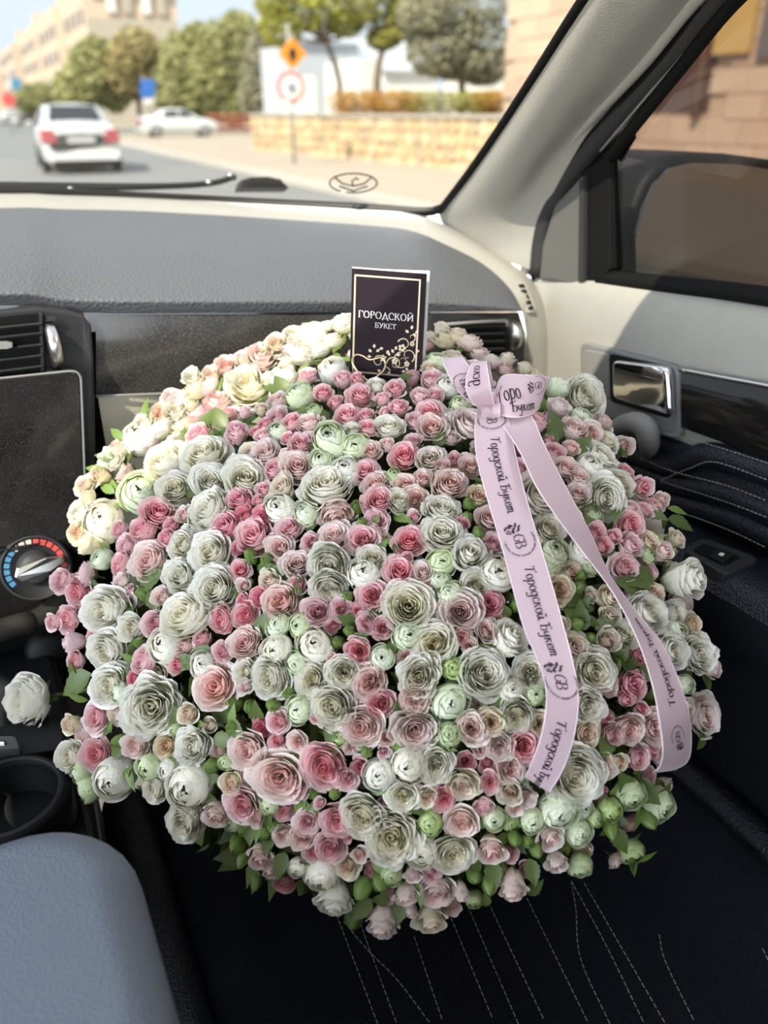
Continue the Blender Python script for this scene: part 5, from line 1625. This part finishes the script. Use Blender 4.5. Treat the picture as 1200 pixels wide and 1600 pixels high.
s1, w1 = textshape('БУКЕТ', CAPS, .06, .15, .10)
k1 = .285 / w1
v, f = text_vf(s1, lambda x, y: cuv(.335 + x * k1, .492 + y * k1 * cw_ / chh * 1.0, .0003))
mobj('card_subtitle', v, f, SILV, card, False)
# floral scrollwork in the lower right corner
orn = MB()
sy = cw_ / chh
def oc(u, v, pts, w0=.006):
    strip = []
    for i, (a, b) in enumerate(pts):
        t = i / (len(pts) - 1)
        dx_ = pts[min(i + 1, len(pts) - 1)][0] - pts[max(i - 1, 0)][0]
        dy_ = pts[min(i + 1, len(pts) - 1)][1] - pts[max(i - 1, 0)][1]
        ln = math.hypot(dx_, dy_) or 1
        h = w0 * (1.25 - t)
        strip.append(((a - dy_ / ln * h, b + dx_ / ln * h), (a + dy_ / ln * h, b - dx_ / ln * h)))
    orn.add(*text_vf([strip], lambda x, y: cuv(u + x, v + y * sy, .0003)))
def scroll(u, v, r, a0, turn, n=20):
    pts = []
    for i in range(n + 1):
        t = i / n
        a = a0 + turn * t
        rr_ = r * (1 - .75 * t)
        pts.append((rr_ * math.cos(a), rr_ * math.sin(a)))
    oc(u, v, pts)
def blossom(u, v, r, n=5, ph=0.0):
    for k in range(n):
        a = 2 * PI * k / n + ph
        c = (math.cos(a) * r * .62, math.sin(a) * r * .62)
        pts = [(c[0] + math.cos(t) * r * .38, c[1] + math.sin(t) * r * .38) for t in [2 * PI * j / 8 for j in range(8)]]
        b = len(orn.v)
        orn.v += [cuv(u + x, v + y * sy, .0003) for x, y in pts]
        orn.f.append(tuple(range(b, b + 8)))
def leaflet(u, v, ln, a, w=.35):
    pts = [(0, 0), (ln * .5, ln * w), (ln, 0), (ln * .5, -ln * w)]
    b = len(orn.v)
    orn.v += [cuv(u + x * math.cos(a) - y * math.sin(a), v + (x * math.sin(a) + y * math.cos(a)) * sy, .0003) for x, y in pts]
    orn.f.append((b, b + 1, b + 2, b + 3))
scroll(.72, .20, .13, PI * .55, PI * 2.2); scroll(.62, .17, .11, PI, -PI * 2); scroll(.40, .18, .09, PI * .2, PI * 2.1); scroll(.80, .26, .10, -PI * .3, PI * 2)
scroll(.74, .36, .09, PI * .9, -PI * 1.9); scroll(.84, .43, .06, -PI / 2, PI * 1.7); scroll(.50, .10, .06, 0, PI * 1.6)
blossom(.715, .325, .055); blossom(.46, .215, .048, 5, .4); blossom(.62, .195, .045, 5, .2); blossom(.85, .37, .035); blossom(.79, .18, .04, 5, .3)
for u, v, a in ((.62, .30, 1.2), (.60, .27, 2.0), (.64, .25, .4), (.83, .50, 1.4), (.88, .47, .6), (.90, .44, 2.4), (.80, .47, 2.6), (.33, .30, 1.5), (.36, .27, .6), (.30, .26, 2.4), (.30, .22, 3.2), (.50, .26, .9), (.55, .24, 2.0), (.72, .10, .3), (.80, .11, 1.8), (.52, .07, .5), (.44, .08, 2.6), (.88, .24, 1.0), (.90, .30, .4), (.40, .30, .2)):
    leaflet(u, v, .062, a)
orn.build('floral_print', GOLD, card, False)

# heart shaped gold wire that holds the card
hd = .782
hw = [(573, 612), (575, 597), (562, 585), (552, 570), (551, 560), (557, 554), (567, 556), (577, 562), (588, 560), (597, 559), (602, 567), (600, 578), (588, 589), (575, 597), (578, 620)]
hpts = catmull([at(x, y, D=hd - .002 * (i > 7)) for i, (x, y) in enumerate(hw)], 60)
hk = empty('card_holder', hpts[0], 'gold heart-shaped wire pick holding the dark card', 'card holder')
tube('heart_wire', hpts, .0011, mat('gold_wire', (.86, .68, .42), .22, metal=1.0), hk, 8)

# ================================================================== RIBBON
m_, n_, l_, b_ = nmat('pink_satin')
b_.inputs['Base Color'].default_value = (.80, .61, .68, 1)
b_.inputs['Roughness'].default_value = .38
b_.inputs['Sheen Weight'].default_value = .3
tr_ = n_.new('ShaderNodeBsdfTranslucent'); tr_.inputs[0].default_value = (.80, .60, .67, 1)
mx_ = n_.new('ShaderNodeMixShader'); mx_.inputs[0].default_value = .25
l_.new(b_.outputs[0], mx_.inputs[1]); l_.new(tr_.outputs[0], mx_.inputs[2])
l_.new(mx_.outputs[0], n_['Material Output'].inputs[0])
SATIN = m_
EDGEM = mat('ribbon_edge', (.88, .74, .78), .4)
INK = mat('ribbon_ink', (.035, .018, .035), .6)

class Band:
    """satin band given by its two edges in space"""
    def __init__(self, name, edges, parent, n=60, belly=.0):
        L = catmull([a for a, b in edges], n)
        R = catmull([b for a, b in edges], n)
        self.L, self.R = L, R
        self.s = [0]
        for i in range(1, n):
            self.s.append(self.s[-1] + ((L[i] + R[i]) / 2 - (L[i - 1] + R[i - 1]) / 2).length)
        rows = []
        for i in range(n):
            rows.append([self.pt(self.s[i], t) for t in (0, .04, .25, .5, .75, .96, 1)])
        v, f = grid_vf(rows)
        o = mobj(name, v, f, SATIN, parent)
        md = o.modifiers.new('thickness', 'SOLIDIFY'); md.thickness = .0003; md.offset = 0
        self.o = o
        for t in (.0, 1.0):
            vv, ff = tube_vf([self.pt(self.s[i], t) for i in range(0, n, 2)], .00055, 5)
            mobj('woven_edge', vv, ff, EDGEM, o)
    def pt(self, s, t, h=0.0):
        n = len(self.s)
        s = max(0, min(self.s[-1] - 1e-6, s))
        i = 0
        while i < n - 2 and self.s[i + 1] < s: i += 1
        k = (s - self.s[i]) / max(1e-9, self.s[i + 1] - self.s[i])
        a, b = self.L[i].lerp(self.L[i + 1], k), self.R[i].lerp(self.R[i + 1], k)
        p = a.lerp(b, t)
        if h:
            d = (self.L[i + 1] + self.R[i + 1]) - (self.L[i] + self.R[i])
            nn = (b - a).cross(d).normalized()
            if nn.dot(CAM - p) < 0: nn = -nn
            p = p + nn * h
        return p
    def width(self, s):
        return (self.pt(s, 1) - self.pt(s, 0)).length
    def write(self, txt, s0, height, t0, font=ITAL, flip=False, hmin=.06, hmax=.20, smax=None, name='ribbon_lettering', gap=.02):
        """text running along the band from s0; flip turns it round"""
        st_, w = textshape(txt, font, hmin, hmax, gap)
        wd_ = self.width(s0)
        sg = -1 if flip else 1
        keep = []
        for s_ in st_:
            xs = [q[0][0] for q in s_]
            if smax is not None and max(xs) * height > smax: continue
            keep.append(s_)
        v, f = text_vf(keep, lambda x, y: self.pt(s0 + sg * x * height, t0 + sg * y * height / wd_, .0007))
        if v: mobj(name, v, f, INK, self.o, False)
        return w * height
    def logo(self, s0, r, flip=False, tc_=.5):
        """monogram in a broken ring of tiny type with a sprig"""
        wd_ = self.width(s0)
        sg = -1 if flip else 1
        P = lambda x, y: self.pt(s0 + sg * x, tc_ + sg * y / wd_, .0007)
        st_, w = textshape('GB', ITAL, .06, .17, -.12)
        k = r * .62 / .8
        v, f = text_vf(st_, lambda x, y: P((x - w / 2) * k * .62, (y - .75) * k * .62))
        mobj('monogram', v, f, INK, self.o, False)
        mb = MB()
        for i in range(26):
            a = math.radians(-100 + i * 8.6)
            da = math.radians(4.6 if i % 5 else 2.4)
            mb.add([P(r * q * math.cos(b), r * q * math.sin(b)) for q, b in ((.93, a), (1.05, a), (1.05, a + da), (.93, a + da))], [(0, 1, 2, 3)])
        rs = random.Random(3)
        for i in range(15):
            a = math.radians(rs.uniform(150, 228))
            q = r * rs.uniform(.75, 1.25)
            x, y = q * math.cos(a), q * math.sin(a)
            b = rs.uniform(0, 6.28)
            ln = r * rs.uniform(.12, .24)
            mb.add([P(x + ln * math.cos(b + c) * m2, y + ln * math.sin(b + c) * m2) for c, m2 in ((0, 1), (1.57, .4), (3.14, 1), (4.71, .4))], [(0, 1, 2, 3)])
        mb.build('logo_print', INK, self.o, False)

rb0 = dome(765, 638)[0]
kd0 = (rb0 - CAM).dot(FW) - .045
rib = empty('gift_ribbon', at(765, 640, D=kd0), 'pale pink satin ribbon with a bow and two printed tails over the roses', 'ribbon')
def on(x, y, off):
    """a point in front of the blooms by off"""
    p = dome(x, y)[0]
    return at(x, y, D=(p - CAM).dot(FW) - off)
left = [((748, 632, .045), (786, 632, .045)), ((742, 668, .05), (796, 664, .05)), ((746, 720, .046), (806, 712, .046)), ((765, 790, .040), (822, 778, .040)), ((786, 860, .038), (843, 848, .038)), ((803, 925, .038), (862, 912, .038)), ((820, 985, .038), (878, 970, .038)),
        ((840, 1030, .040), (894, 1030, .040)), ((853, 1072, .048), (903, 1080, .048)), ((853, 1110, .054), (902, 1120, .050)), ((846, 1150, .050), (893, 1165, .046)), ((832, 1190, .036), (878, 1205, .034)), ((822, 1212, .020), (862, 1232, .018)), ((822, 1216, .004), (858, 1238, .004))]
tailL = Band('ribbon_tail', [(on(*a), on(*b)) for a, b in left], rib, 80)
right = [((768, 640, .040), (800, 634, .045)), ((788, 668, .050), (830, 650, .052)), ((812, 705, .060), (848, 690, .050)), ((838, 760, .060), (872, 738, .045)), ((868, 805, .056), (905, 800, .040)), ((905, 855, .046), (926, 840, .028)), ((938, 898, .040), (946, 885, .012)), ((960, 930, .038), (966, 918, .012)),
         ((985, 975, .040), (999, 962, .018)), ((1006, 1025, .044), (1034, 1005, .034)), ((1022, 1080, .050), (1060, 1062, .044)), ((1031, 1130, .056), (1076, 1115, .050)), ((1036, 1170, .054), (1080, 1160, .048)), ((1032, 1196, .040), (1074, 1190, .034)), ((1020, 1208, .022), (1050, 1204, .016))]
tailR = Band('ribbon_tail', [(on(*a), on(*b)) for a, b in right], rib, 80)
def D_(x, y, d): return at(x, y, D=kd0 + d)
loopL = Band('bow_loop', [(D_(756, 642, 0), D_(768, 634, 0)), (D_(722, 618, -.012), D_(748, 602, -.008)), (D_(702, 588, -.012), D_(738, 580, -.006)), (D_(692, 563, 0), D_(722, 558, .004)), (D_(696, 560, .014), D_(728, 562, .020)), (D_(722, 580, .024), D_(750, 580, .028)), (D_(750, 620, .014), D_(768, 618, .016))], rib, 40)
loopM = Band('bow_loop', [(D_(756, 645, -.004), D_(774, 638, -.004)), (D_(734, 622, -.022), D_(768, 615, -.020)), (D_(728, 596, -.022), D_(764, 592, -.022)), (D_(736, 570, -.010), D_(760, 566, -.010)), (D_(742, 572, .008), D_(764, 570, .008)), (D_(755, 610, .012), D_(772, 606, .012))], rib, 40)
loopR = Band('bow_loop', [(D_(768, 646, 0), D_(770, 628, 0)), (D_(788, 650, -.014), D_(776, 606, -.008)), (D_(808, 652, -.018), D_(788, 586, -.008)), (D_(828, 648, -.010), D_(828, 587, -.004)), (D_(842, 638, .004), D_(857, 592, .008)), (D_(838, 634, .020), D_(850, 588, .024)), (D_(808, 630, .024), D_(810, 588, .028)), (D_(778, 636, .012), D_(780, 612, .014))], rib, 40)
# the knot
kv, kf = [], []
rows = []
for i in range(9):
    a = PI * i / 8
    r_ = []
    for j in range(7):
        t = j / 6
        x = 752 + 30 * t
        pinch = .75 + .5 * abs(t - .5)
        rib_ = .0012 * math.sin(t * 16)
        r_.append(at(x, 640 + 15 * pinch * math.cos(a) + 4 * math.sin(t * 3), D=kd0 - .002 - (.016 * pinch) * math.sin(a) + rib_))
    rows.append(r_)
v, f = grid_vf(rows)
mobj('bow_knot', v, f, SATIN, rib)

TXT = 'Городской Букет'
def s_at(band, py):
    """distance along the band where its middle is seen at picture row py"""
    for s in [band.s[-1] * i / 400 for i in range(401)]:
        p = band.pt(s, .5) - CAM
        y = 800 - FPX * p.dot(UP) / p.dot(FW)
        if y >= py: return s
    return band.s[-1]
_, tw = textshape(TXT, ITAL, .07, .24, .02)
for y0, y1 in ((684, 802), (886, 1026)):
    a, b = s_at(tailL, y0), s_at(tailL, y1)
    tailL.write(TXT, a, (b - a) / tw, .40)
a = s_at(tailL, 1128); hh = (s_at(tailL, 1026) - s_at(tailL, 886)) / tw
tailL.write(TXT, a, hh, .36, smax=tailL.s[-1] - a - .008)
for y in (655, 846, 1065):
    tailL.logo(s_at(tailL, y), .0125)
b = s_at(tailR, 1100)
tailR.write(TXT, b, hh, .62, flip=True, smax=b - s_at(tailR, 760))
tailR.logo(s_at(tailR, 1150), .0115, True)
loopR.write('Горо', loopR.s[5], .0062, .42, smax=.05)
loopR.write('Букет', loopR.s[10], .0062, .12, smax=.03)
loopR.logo(loopR.s[19], .0085, False, .76)
loopL.logo(loopL.s[9], .0100, False, .45)
loopM.write('дской', loopM.s[13], .0065, .3, smax=.02)
